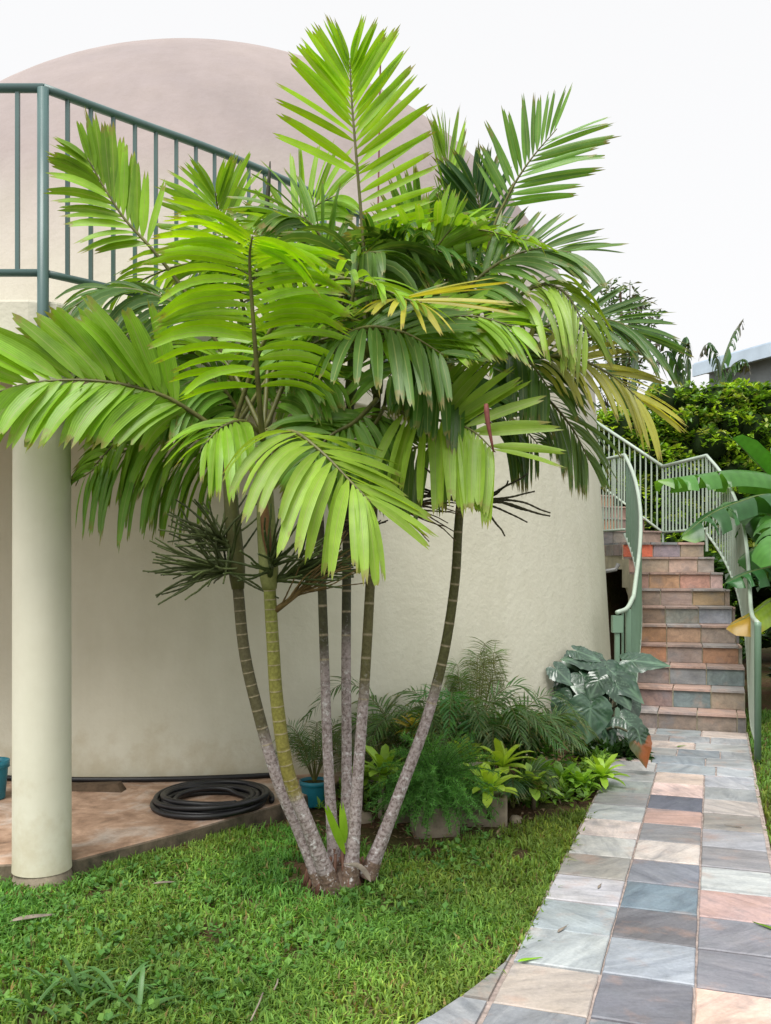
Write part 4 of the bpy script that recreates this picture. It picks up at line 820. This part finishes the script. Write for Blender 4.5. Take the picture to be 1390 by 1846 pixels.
fern_plant('wall_fern', P(705, 1395, 5.8) * [1, 1, 0] + [0, 0, .05], 10, .36, (.06, .12, .03), 'feathery fern against the wall left of the leaning stem', 'fern', 34, .004, 24, .08, .8, .4, .9)
# asparagus fern: arching stems set with fine needles
def needle_bush(name, c, n, L, colr, label, cat, seed):
    rnd = np.random.default_rng(seed); c = np.array(c, float); root = empty(name, c, label, cat); st_ = MB(); nd = MB()
    for i in range(n):
        az = rnd.uniform(0, 2*np.pi); e = rnd.uniform(.2, 1.45); l_ = L * rnd.uniform(.6, 1.1); d = np.array([np.cos(az)*np.cos(e), np.sin(az)*np.cos(e), np.sin(e)]); pts = [c.copy()]
        for k_ in range(9): d = nrm(d + [0, 0, -.17]); pts.append(pts[-1] + d * l_ / 9)
        pts = np.array(pts); st_.tube(pts, .0018, 3, False, colr=(.05, .10, .02)); cb_ = np.array(colr) * rnd.uniform(.65, 1.35)
        for k_ in range(2, 10):
            for m_ in range(13):
                b_ = pts[k_] + (pts[k_-1] - pts[k_]) * rnd.random(); dd = nrm(rnd.normal(size=3) + (pts[k_] - pts[k_-1]) * 12); ln = rnd.uniform(.02, .045); sd = nrm(np.cross(dd, rnd.normal(size=3))) * .0022
                nd.add([b_ - sd, b_ + sd, b_ + dd * ln], [(0, 1, 2)], cb_ * rnd.uniform(.8, 1.25))
    so = st_.build('stems', M['attr'], root); so['kind'] = 'stuff'; no = nd.build('needles', M['grass'], root); no['kind'] = 'stuff'; return root
ac = G(785, 1500, 0); needle_bush('asparagus_fern', ac + [0, .06, .20], 260, .38, (.14, .35, .08), 'dense bushy asparagus fern in a low concrete planter', 'fern', 3)
needle_bush('asparagus_fern', G(735, 1465, 0) + [0, 0, .12], 70, .24, (.09, .22, .04), 'smaller asparagus fern left of the dense bushy one', 'fern', 4)
def block(c, w_, h_, d_, label, rz=0.0):
    m_ = MB(); rnd = random.Random(int(c[0] * 999)); n_ = 5; vs = []; c = np.array(c)
    poly = [(-w_/2, -d_/2), (w_/2, -d_/2), (w_/2, d_/2), (-w_/2, d_/2)]
    poly = [(x_*math.cos(rz)-y_*math.sin(rz)+c[0], x_*math.sin(rz)+y_*math.cos(rz)+c[1]) for x_, y_ in poly]
    inner = [((x_-c[0])*.78+c[0], (y_-c[1])*.7+c[1]) for x_, y_ in poly]
    V_ = [(x_, y_, -.03) for x_, y_ in poly] + [(x_ , y_, h_) for x_, y_ in poly] + [(x_, y_, h_) for x_, y_ in inner] + [(x_, y_, h_ * .6) for x_, y_ in inner]
    fs = [(l*4+i, l*4+(i+1) % 4, (l+1)*4+(i+1) % 4, (l+1)*4+i) for l in range(3) for i in range(4)] + [(12, 13, 14, 15)]
    m_.add(V_, fs); o = m_.build('concrete_planter', M['concrete'], None, False, (c[0], c[1], 0)); b_ = o.modifiers.new('edge', 'BEVEL'); b_.width = .012; b_.segments = 2
    tag(o, label, 'planter')
block(G(785, 1505) + [0, .09, 0], .24, .14, .2, 'low concrete planter under the asparagus fern', .1); block(G(868, 1488) + [0, .09, 0], .30, .15, .18, 'concrete planter holding the bright lime bromeliad', -.12)
block(G(722, 1478) + [0, .05, 0], .22, .10, .14, 'concrete block behind the leaning palm stem', .35)
for i, (px_, py_, s_, lb) in enumerate([(655,1478,.055,'rounded stone behind the middle palm stems'),(700,1452,.06,'stone half buried left of the leaning stem'),(930,1478,.035,'small stone at the edge of the lawn by the planter'),(540,1470,.04,'small stone near the hose coil')]):
    m_ = MB(); rnd = random.Random(i); c = G(px_, py_)
    m_.lathe([(0, s_ * .8), (s_ * .7, s_ * .62), (s_ * 1.1, s_ * .1), (s_ * .9, -.03)], (c[0], c[1], 0), 9); m_.v = [(x_ + rnd.uniform(-.2, .2) * s_, y_ + rnd.uniform(-.2, .2) * s_, z_ + rnd.uniform(-.12, .12) * s_) for x_, y_, z_ in m_.v]
    tag(m_.build('stone', M['concrete'], None, True, tuple(c)), lb, 'stone')
# low ground cover and leaf litter
def leaf_scatter(name, pts, size, cols, label, cat, mat, seed, nper=6, kind='stuff', up=.5, parent=None, asp=.42):
    rnd = np.random.default_rng(seed); pts = np.array(pts); n = len(pts) * nper; c = np.repeat(pts, nper, axis=0)
    az = rnd.uniform(0, 2*np.pi, n); e = rnd.normal(up, .45, n); d = np.c_[np.cos(az)*np.cos(e), np.sin(az)*np.cos(e), np.sin(e)]
    s_ = np.c_[-np.sin(az), np.cos(az), rnd.normal(0, .35, n)]; s_ /= np.linalg.norm(s_, axis=1)[:, None]; L_ = size * rnd.uniform(.6, 1.3, n)[:, None]; nn = np.cross(d, s_)
    b_ = c + d * L_ * .15; V_ = np.stack([b_, b_ + d*L_*.5 + s_*L_*asp*.5 + nn*L_*.06, b_ + d*L_ - nn*L_*.10, b_ + d*L_*.5 - s_*L_*asp*.5 + nn*L_*.06], 1).reshape(-1, 3)
    cc_ = np.array(cols)[rnd.integers(0, len(cols), len(pts))]; cc_ = np.repeat(cc_, nper, axis=0) * rnd.uniform(.7, 1.3, (n, 1))
    m_ = MB(); m_.v = V_.tolist(); i = np.arange(n)*4; m_.f = np.stack([np.stack([i, i+1, i+2], 1), np.stack([i, i+2, i+3], 1)], 1).reshape(-1, 3).tolist(); m_.c = np.repeat(cc_, 4, axis=0).tolist()
    L0 = None if parent is not None else tuple(pts.mean(0) * [1, 1, 0]); o = m_.build(name, M[mat], parent, False, L0)
    if parent is None: tag(o, label, cat)
    if kind: o['kind'] = kind
    return o
r = np.random.default_rng(77); pts = []
for px_, py_, rad_, n_ in [(1000,1435,.24,260),(1060,1415,.2,260),(1105,1385,.16,150),(940,1445,.16,50),(700,1440,.18,60),(620,1455,.2,40),(1120,1365,.15,60)]:
    c = G(px_, py_)
    for _ in range(n_): q = c + [r.normal(0, rad_*.6), r.normal(0, rad_*.5), 0]; pts.append(q + [0, 0, .01 + .07 * r.random()])
pts = [q for q in pts if q[0] < path_left(q[1]) - .03]
leaf_scatter('ground_cover', pts, .05, [(.16,.32,.04),(.12,.25,.03),(.22,.38,.05)], 'low leafy ground cover along the edge of the path', 'ground cover', 'attrleaf', 5, 7)
pts = [np.array([r.uniform(-.4, 2.0), r.uniform(4.6, 7.2), .0]) for _ in range(900)]; pts = [q for q in pts if q[1] > np.interp(q[0], bx, by) - .25 and q[0] < path_left(q[1]) - .02 and np.hypot(q[0]-DOME[0], q[1]-DOME[1]) > 4.0]
leaf_scatter('lawn_clover', WEEDS, .028, [(.12,.28,.06),(.09,.22,.05),(.17,.33,.07)], 'small round-leaved weeds spreading through the lawn', 'weeds', 'grass', 9, 5, up=.3, asp=.75)
leaf_scatter('leaf_litter', pts, .04, [(.13,.07,.035),(.20,.12,.06),(.08,.05,.03),(.25,.18,.10)], 'brown leaf litter on the bed soil', 'leaf litter', 'attr', 6, 2, up=.1)
# bright broad-leaved shrub
def shrub(name, c, rad_, n_, size, cols, label, cat, seed, mat='attrleaf', nper=8, stems=6):
    rnd = np.random.default_rng(seed); c = np.array(c, float); root = empty(name, c * [1, 1, 0], label, cat)
    v = rnd.normal(size=(n_, 3)); v /= np.linalg.norm(v, axis=1)[:, None]; v *= (rnd.random((n_, 1)) ** .35); pts = c + v * rad_ * (1 + .25 * np.sin(v * 7 + seed)); pts[:, 2] = np.maximum(pts[:, 2], .03)
    leaf_scatter('crown', pts, size, cols, None, None, mat, seed, nper, 'stuff', .35, root)
    t = MB()
    for i in range(stems): q = pts[rnd.integers(n_)]; t.tube([c * [1, 1, 0], (c * [1, 1, 0] + q) / 2 + [0, 0, .05], q], [.012, .008, .004], 5)
    t.build('stems', M['bark'], root); return root
shrub('broadleaf_shrub', P(945, 1345, 6.1), np.array([.22, .2, .2]), 70, .09, [(.09,.23,.03),(.12,.29,.035),(.07,.18,.03)], 'bright green broad-leaved shrub in front of the elephant ear', 'shrub', 3)
shrub('low_shrub', P(1090, 1385, 6.9), np.array([.30, .25, .2]), 90, .09, [(.03,.085,.02),(.045,.11,.025)], 'dark low shrub at the foot of the elephant ear', 'shrub', 4)

# elephant ear
def heart_leaf(root, base, tip, side_w, normal, colr, petiole_from, seed, curl=.25, burnt=False):
    """heart-shaped blade quilted between its veins; base = where the stalk joins, tip = leaf point"""
    rnd = random.Random(seed); base = np.array(base); tip = np.array(tip); X = nrm(tip - base); L_ = np.linalg.norm(tip - base); Nn = np.array(normal, float); Nn = nrm(Nn - np.dot(Nn, X) * X); Y = np.cross(Nn, X)
    th = np.linspace(-math.pi, math.pi, 45); rk = 9; vs = []; cc_ = []
    for j in range(rk + 1):
        f = j / rk
        for t in th:
            a = abs(t); rad_ = np.interp(a, [0, .18, .5, 1.0, 1.6, 2.2, 2.65, 2.95, math.pi], [1, .80, .62, .53, .47, .46, .44, .28, .05])
            x_ = math.cos(t) * rad_ * f; y_ = math.sin(t) * rad_ * f * side_w * 2 * (1 + .03 * math.sin(a * 14))
            q_ = x_ - abs(y_) * .75; rip = math.sin(q_ * 2 * math.pi * 6.5); mid_ = math.exp(-(y_ / .03) ** 2); z_ = .020 * rip * min(1, abs(y_) * 5) - .10 * curl * 4 * max(0, x_) ** 2 - .22 * abs(y_) ** 1.6 + .05 * abs(y_) + .02 * math.sin(t * 5 + seed) * f
            vs.append(base + L_ * (X * x_ + Y * y_ + Nn * z_))
            vein = max(mid_, .8 * max(0, -rip) ** 8); c = np.array(colr) * (1 - vein * .0) + np.array((.13, .20, .13)) * vein * .6
            if burnt and (x_ > .16 + .12 * math.sin(y_ * 11 + 1)) : bf = min(1, max(0, (y_ + .16 + .08 * math.sin(x_ * 13)) / .12)); c = np.array((.27, .075, .014)) * bf + np.array((.07, .08, .015)) * (1 - bf)
            cc_.append(c)
    m = len(th); fs = [(j*m+i, j*m+i+1, (j+1)*m+i+1, (j+1)*m+i) for j in range(rk) for i in range(m - 1)]
    m_ = MB(); m_.add(vs, fs, np.array(cc_)); lo = m_.build('leaf', M['glossy'], root, True)
    pf = np.array(petiole_from); t = MB(); t.tube(spline([pf, (pf + base) / 2 + [0, 0, .08], base - Nn * .01], 10), np.linspace(.014, .007, 10), 7, colr=(.10, .10, .06)); t.build('petiole', M['attr'], lo, True); return lo
EB = G(1075, 1345); ear = empty('elephant_ear', EB, 'dark glossy elephant ear plant by the foot of the stairs', 'plant')
EC = (.018, .052, .026)  # base tone; upward-facing leaves get paler colours, sheen put into the colour
for i, (bx_, by_, bd, tx, ty, td, sw, nn, c, bu) in enumerate([
    (985,1172,7.35,1052,1215,7.0,.42,(-.15,-.7,.75),(.024,.058,.036),0), (1085,1190,7.2,1010,1185,7.15,.50,(.1,-.5,.9),(.024,.058,.036),0), (1040,1210,7.1,1085,1240,6.85,.62,(0,-.6,.8),EC,0),
    (1090,1200,7.0,1165,1265,6.6,.50,(.15,-.5,.8),(.024,.058,.036),0), (1120,1190,7.3,1210,1195,7.0,.40,(.05,-.6,.85),(.028,.07,.042),0), (1090,1262,6.9,1030,1235,6.95,.5,(-.1,-.8,.6),EC,0),
    (1066,1258,6.5,1060,1342,6.4,.60,(.05,-.95,.3),(.04,.10,.055),0), (1035,1250,6.6,1008,1322,6.5,.55,(-.35,-.9,.3),EC,0), (1005,1245,7.2,950,1270,7.1,.55,(-.4,-.85,.35),(.016,.05,.025),0),
    (1115,1290,6.75,1172,1335,6.45,.50,(.2,-.75,.6),EC,0), (1148,1312,6.2,1168,1386,6.1,.36,(.15,-.95,.2),EC,1), (990,1262,7.3,945,1300,7.2,.5,(-.4,-.9,.2),(.016,.05,.025),0), (1100,1230,7.4,1140,1225,7.3,.6,(.2,-.8,.5),EC,0), (1130,1255,7.1,1150,1300,6.9,.6,(.3,-.9,.3),EC,0), (1050,1178,7.3,1105,1205,7.0,.5,(.1,-.55,.85),(.024,.058,.036),0), (1010,1215,7.2,1050,1262,7.0,.55,(-.1,-.8,.55),EC,0), (1080,1300,6.9,1110,1350,6.8,.55,(.1,-.9,.4),(.016,.05,.025),0), (1060,1230,7.2,1100,1275,7.0,.6,(.1,-.8,.55),EC,0), (995,1200,7.1,1035,1235,6.9,.5,(-.1,-.6,.8),(.03,.07,.045),0), (1030,1170,7.25,1085,1190,7.0,.45,(0,-.5,.9),(.03,.07,.045),0), (1105,1225,6.9,1140,1280,6.7,.5,(.2,-.7,.6),EC,0), (960,1235,7.2,1000,1272,7.0,.5,(-.3,-.8,.5),EC,0), (1085,1215,6.9,1060,1265,6.8,.5,(-.05,-.8,.6),EC,0), (1020,1290,7.0,1040,1345,6.9,.55,(0,-.9,.4),(.016,.05,.025),0)]):
    lo = heart_leaf(ear, P(bx_ + .22 * (tx - bx_), by_ + .22 * (ty - by_), bd), P(tx, ty, bd - (bd - td) * .35), sw * 1.12, nn, c, EB + [random.uniform(-.08, .08), random.uniform(-.05, .05), .05], i, burnt=bool(bu))
    if bu: lo['label'] = 'dying orange and green leaf hanging over the path'
m_ = MB(); m_.tube(spline([P(985,1172,7.35), P(984,1166,7.34), P(990,1160,7.32), P(993,1168,7.3)], 6), .018, 6, colr=(.04,.03,.03)); m_.build('leaf_bud', M['attr'], ear, True)

# ------------------------------------------------------------------ banana plants right of the stairs
def banana_leaf(root, p, hw, colr, seed, hang=1.0, tears=7, tipc=None, one=0, lift=0):
    """midrib with blade on both sides, torn across into panels that hang"""
    rnd = random.Random(seed); n_ = 36; pts = spline([P(*q) for q in p], n_); T = np.gradient(pts, axis=0); T /= np.linalg.norm(T, axis=1)[:, None]
    m_ = MB(); m_.tube(pts, np.linspace(.013, .003, n_), 6, colr=np.array([[.20, .26, .09]] * n_))
    wprof = np.interp(np.linspace(0, 1, n_), [0, .1, .35, .8, .95, 1], [.3, .75, 1, .9, .55, .08]) * hw
    for side in (1, -1):
        if one and side != one: continue
        cuts = sorted(rnd.sample(range(4, n_ - 3), tears)) if tears else []; st = [0] + cuts + [n_ - 1]
        for a, b_ in zip(st, st[1:]):
            sw = rnd.uniform(-.12, .12); dz = rnd.uniform(.75, 1.25) * hang; cj = rnd.uniform(.8, 1.2); wj = rnd.uniform(.82, 1.05); vs = []; cc_ = []
            for i in range(a, b_ + 1):
                t = T[i]; S = nrm(np.cross(t, (0, 0, 1))) * side; Nn = np.cross(S * side, t) 
                q = pts[i] ; d = nrm(S + [0, 0, .12 + lift]); shift = t * (.055 * (i == b_ and b_ < n_ - 1) * -1 + .03 * (i == a and a > 0))
                for k_ in range(5):
                    vs.append(q + shift * (k_ / 4) + t * sw * .08 * k_); d2 = nrm(d + np.array([0, 0, -1.]) * dz * k_ * .55); q = q + d2 * wprof[i] * wj / 4
                    c = np.array(colr) * cj * (1 + .12 * ((i * 7) % 2))
                    if tipc is not None: f = np.clip((i / n_ - tipc[1]) / .1, 0, 1) if k_ < 4 else np.clip((i / n_ - tipc[1]) / .1 + .6, 0, 1); c = c * (1 - f) + np.array(tipc[0]) * f
                    cc_.append(c)
            w_ = b_ - a; m_.add(vs, [(i*5+k_, i*5+k_+1, (i+1)*5+k_+1, (i+1)*5+k_) for i in range(w_) for k_ in range(4)], np.array(cc_))
    return m_.build('leaf', M['banana'], root, True)
BB = np.array([3.74, 8.55, 0]); ban = empty('banana_plant', BB, 'banana plant with torn leaves reaching over the stair railing', 'banana plant')
t = MB(); t.tube(spline([BB + [0, 0, -.05], BB + [.02, 0, .6], BB + [-.02, .05, 1.3], BB + [-.03, .05, 1.8]], 20), np.linspace(.11, .05, 20), 14, colr=np.array([[.10, .065, .04]] * 9 + [[.12, .15, .05]] * 11)); t.build('stem', M['attr'], ban, True)
t = MB(); b2 = BB + [.32, .5, 0]; t.tube([b2 + [0, 0, -.05], b2 + [0, 0, .7], b2 + [-.05, 0, 1.6]], [.10, .09, .05], 12, colr=(.09, .06, .04)); t.build('stem', M['attr'], ban, True)
BG, BGD, BGL = (.085, .24, .05), (.05, .15, .04), (.16, .34, .04)
for i, (p, hw, c, kw) in enumerate([
    ([(1450,900,8.7),(1390,862,8.6),(1320,850,8.5),(1250,858,8.4),(1186,866,8.3)], .30, BG, dict(hang=1.5, tears=6, tipc=(BGL, .86))),
    ([(1450,930,8.2),(1390,893,8.1),(1330,906,8.0),(1280,928,7.9),(1232,965,7.8)], .30, (.04,.13,.04), dict(hang=1.6, tears=6, tipc=(BGL, .9))),
    ([(1420,950,8.9),(1400,880,9.0),(1365,835,9.0),(1318,788,9.0)], .27, (.06,.22,.03), dict(hang=.1, tears=0, lift=.5)),
    ([(1450,1060,7.7),(1395,1080,7.6),(1355,1108,7.55),(1314,1128,7.5)], .24, (.20,.30,.02), dict(hang=1.3, tears=4, tipc=((.42,.26,.03), .62))),
    ([(1440,1010,8.0),(1390,1022,7.95),(1350,1032,7.9),(1306,1052,7.85)], .24, (.045,.15,.05), dict(hang=1.5, tears=5)),
    ([(1430,960,8.4),(1390,930,8.6),(1350,910,8.9),(1310,905,9.2)], .30, (.07,.2,.04), dict(hang=.9, tears=3)),
    ([(1420,1000,8.6),(1395,950,8.8),(1370,930,9.1),(1340,960,9.4)], .30, BGD, dict(hang=1.2, tears=4)),
    ([(1430,1020,8.5),(1400,990,8.5),(1370,985,8.5),(1330,1010,8.5)], .34, BGD, dict(hang=1.5, tears=5)),
    ([(1440,880,8.4),(1480,800,8.4),(1560,760,8.2)], .30, BG, dict(hang=.6, tears=3)), ([(1420,900,8.8),(1440,820,9.2),(1420,740,9.8)], .28, BG, dict(hang=.5, tears=4)),
    ([(1430,960,8.3),(1410,935,7.8),(1400,960,7.4),(1400,1010,7.1)], .26, BG, dict(hang=1.0, tears=5)), ([(1420,870,9),(1385,855,9.3),(1350,862,9.6),(1290,880,9.9)], .28, BGL, dict(hang=.8, tears=4)),
]): banana_leaf(ban, p, hw, c, 300 + i, **kw)
# undergrowth on the slope right of the stairs
def bush(name, lo, hi, n_, size, cols, label, cat, seed, mat='attrleaf', nper=7, core=True, lump=.35):
    """leafy mass: dark inside, leaf rosettes over lumpy clumps"""
    rnd = np.random.default_rng(seed); lo, hi = np.array(lo, float), np.array(hi, float); c = (lo + hi) / 2; h = (hi - lo) / 2; root = empty(name, (c[0], c[1], lo[2]), label, cat)
    ncl = max(6, int(n_ / 80)); cl = []
    for i in range(ncl):
        v = rnd.uniform(-1, 1, 3); v /= max(1, np.abs(v).max()); cl.append((c + v * h * .8, rnd.uniform(.6, 1.25) * lump))
    if name == 'hedge_shrub':
        for gx in np.linspace(lo[0], hi[0], 4):
            for gz in np.arange(.4, hi[2] - .2, .42): cl.append((np.array([gx + rnd.normal(0, .08), c[1] + rnd.normal(0, .12), gz]), lump * 1.15))
        ncl = len(cl)
    pts = []
    for q, r_ in cl:
        v = rnd.normal(size=(int(n_ / ncl), 3)); v /= np.linalg.norm(v, axis=1)[:, None]; v[:, 2] = np.abs(v[:, 2]) * .9 - .25; pts.append(q + v * r_ * rnd.uniform(.75, 1.08, (len(v), 1)))
    pts = np.vstack(pts); pts = pts[pts[:, 2] > lo[2]]
    leaf_scatter('foliage', pts, size, cols, None, None, mat, seed, nper, 'stuff', .3, root, .6)
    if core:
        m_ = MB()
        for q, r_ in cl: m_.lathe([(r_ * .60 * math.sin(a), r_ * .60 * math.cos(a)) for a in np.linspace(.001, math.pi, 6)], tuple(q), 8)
        m_.build('dark_core', M['void'], root, True)  # dark lumps close the see-through inside, standing in for its shade
    return root
HC = [(.32,.54,.045),(.42,.62,.05),(.12,.24,.025),(.07,.16,.02),(.33,.40,.10),(.10,.21,.025),(.15,.30,.025)]
xx = 2.55
hl = ['clipped green hedge plant at the left end, behind the railing corner', 'hedge shrub second from the left, behind the upper railing', 'variegated hedge shrub in the middle of the hedge', 'tallest variegated hedge shrub below the neighbour roof', 'hedge shrub at the right edge of the photo', 'hedge shrub beyond the right edge']
for i, (x0, x1, zt) in enumerate([(2.5,3.7,4.05),(3.3,4.5,4.12),(4.1,5.2,4.3),(4.7,5.9,4.58),(5.6,6.9,4.4),(6.6,8.4,4.4)]):
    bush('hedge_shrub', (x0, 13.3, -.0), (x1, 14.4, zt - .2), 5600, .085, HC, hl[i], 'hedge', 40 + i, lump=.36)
    if i < 6:
        m_ = MB()
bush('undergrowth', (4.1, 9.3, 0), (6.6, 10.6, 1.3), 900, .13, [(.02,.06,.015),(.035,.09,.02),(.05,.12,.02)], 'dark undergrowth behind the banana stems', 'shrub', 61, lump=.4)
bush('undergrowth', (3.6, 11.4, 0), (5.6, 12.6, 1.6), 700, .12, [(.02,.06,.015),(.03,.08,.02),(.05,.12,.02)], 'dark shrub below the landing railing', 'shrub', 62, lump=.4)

# neighbour house and far plants
nh = empty('neighbour_house', (9.5, 21, 0), 'neighbour house with a pale blue roof edge above the hedge', 'house')
A_ = P(1248, 656, 22); B_ = np.array([8.10, 19.8, A_[2]]); dr = nrm(B_ - A_); B_ = A_ + dr * 6; dn = np.array([-dr[1], dr[0], 0])
def obox(a, b_, off0, off1, z0, z1, name, mat):
    m_ = MB(); q = [a + dn * off0, b_ + dn * off0, b_ + dn * off1, a + dn * off1]; m_.prism([(v[0], v[1]) for v in q], z0, z1); return m_.build(name, mat, nh)
obox(A_, B_, 0, .06, A_[2] - .30, A_[2] - .02, 'fascia', M['roof']); obox(A_, B_, .05, 7, A_[2] - .2, A_[2] + .02, 'roof', M['roof']); obox(A_, B_, .5, 6.5, -.05, A_[2] - .2, 'wall', M['greywall'])
for i, (px_, py_, lb, lv) in enumerate([
    (1235, 720, 'tattered banana plant behind the hedge, left of the roof', [((1235,700),(1226,640),(1210,610),(1180,620)),((1240,700),(1240,630),(1236,610),(1246,640)),((1232,690),(1210,640),(1190,640),(1180,670))]),
    (1300, 700, 'tall torn banana leaf rising in front of the neighbour roof', [((1296,700),(1306,650),(1322,605),(1340,575)),((1298,700),(1290,640),(1276,620),(1262,640)),((1300,700),(1320,660),(1340,650),(1350,670))]),
    (1145, 760, 'banana plant with a broad green leaf behind the palm fronds', [((1140,760),(1140,700),(1145,640),(1135,620)),((1150,760),(1120,700),(1100,640),(1085,600)),((1140,760),(1170,700),(1185,690),(1200,720))])]):
    dd = 16.2 if i < 2 else 15.6; bp_ = P(px_, py_, dd); root = empty('background_banana', (bp_[0], bp_[1], 0), lb, 'banana plant')
    t = MB(); t.tube([(bp_[0], bp_[1], -.05), (bp_[0], bp_[1], 2), (bp_[0], bp_[1], bp_[2] - .45)], [.14, .12, .06], 10, colr=(.12, .13, .05)); t.build('stem', M['attr'], root, True)
    for j, p in enumerate(lv): banana_leaf(root, [(x_, y_, dd + .1 * j) for x_, y_ in p], .34, random.choice([(.05,.13,.04),(.07,.16,.05)]), 400 + i * 9 + j, 1.3, 11 if i < 2 else 3, tipc=((.09,.08,.06), .7) if i < 2 else None)
# slender tree with thin foliage
tb = P(1125, 700, 17.5); tree = empty('background_tree', (tb[0], tb[1], 0), 'slender sparse tree rising behind the palm fronds', 'tree'); rnd = np.random.default_rng(9); t = MB(); pts = []
t.tube([(tb[0], tb[1], -.05), (tb[0] + .1, tb[1], 3), P(1118, 520, 17.5)], [.12, .07, .02], 8)
for i in range(26):
    a = P(rnd.uniform(1085, 1150), rnd.uniform(560, 760), 17.5 + rnd.normal(0, .4)); e = a + [rnd.normal(0, .35), rnd.normal(0, .3), rnd.uniform(.2, .75)]; t.tube([a, (a + e) / 2 + [0, 0, .05], e], [.015, .01, .005], 4)
    for k_ in range(14): pts.append(a + (e - a) * rnd.random() + rnd.normal(0, .07, 3))
for (x0_, y0_, x1_, y1_) in ((1104,560,1101,508), (1135,560,1136,505), (1160,640,1188,565), (1172,620,1176,570)):
    a, e = P(x0_, y0_, 17.5), P(x1_, y1_, 17.5); t.tube([a, e], [.014, .005], 4)
    for k_ in range(16): pts.append(a + (e - a) * rnd.random() + rnd.normal(0, .06, 3))
t.build('trunk', M['bark'], tree, True); leaf_scatter('crown', pts, .16, [(.06,.12,.05),(.08,.15,.05),(.10,.11,.08)], None, None, 'attrleaf', 12, 3, 'stuff', -.1, tree, .35)
bush('background_tree', (2.6, 17.5, 0), (5.2, 19.0, 2.9), 1400, .16, [(.05,.12,.03),(.07,.15,.04),(.035,.09,.025)], 'leafy tree mass behind the left end of the hedge', 'tree', 71, lump=.6)
bush('background_tree', (8.5, 15.5, 0), (13, 17.5, 3.4), 1200, .16, [(.07,.16,.04),(.09,.19,.05)], 'leafy tree mass beyond the hedge at right', 'tree', 72, lump=.6)
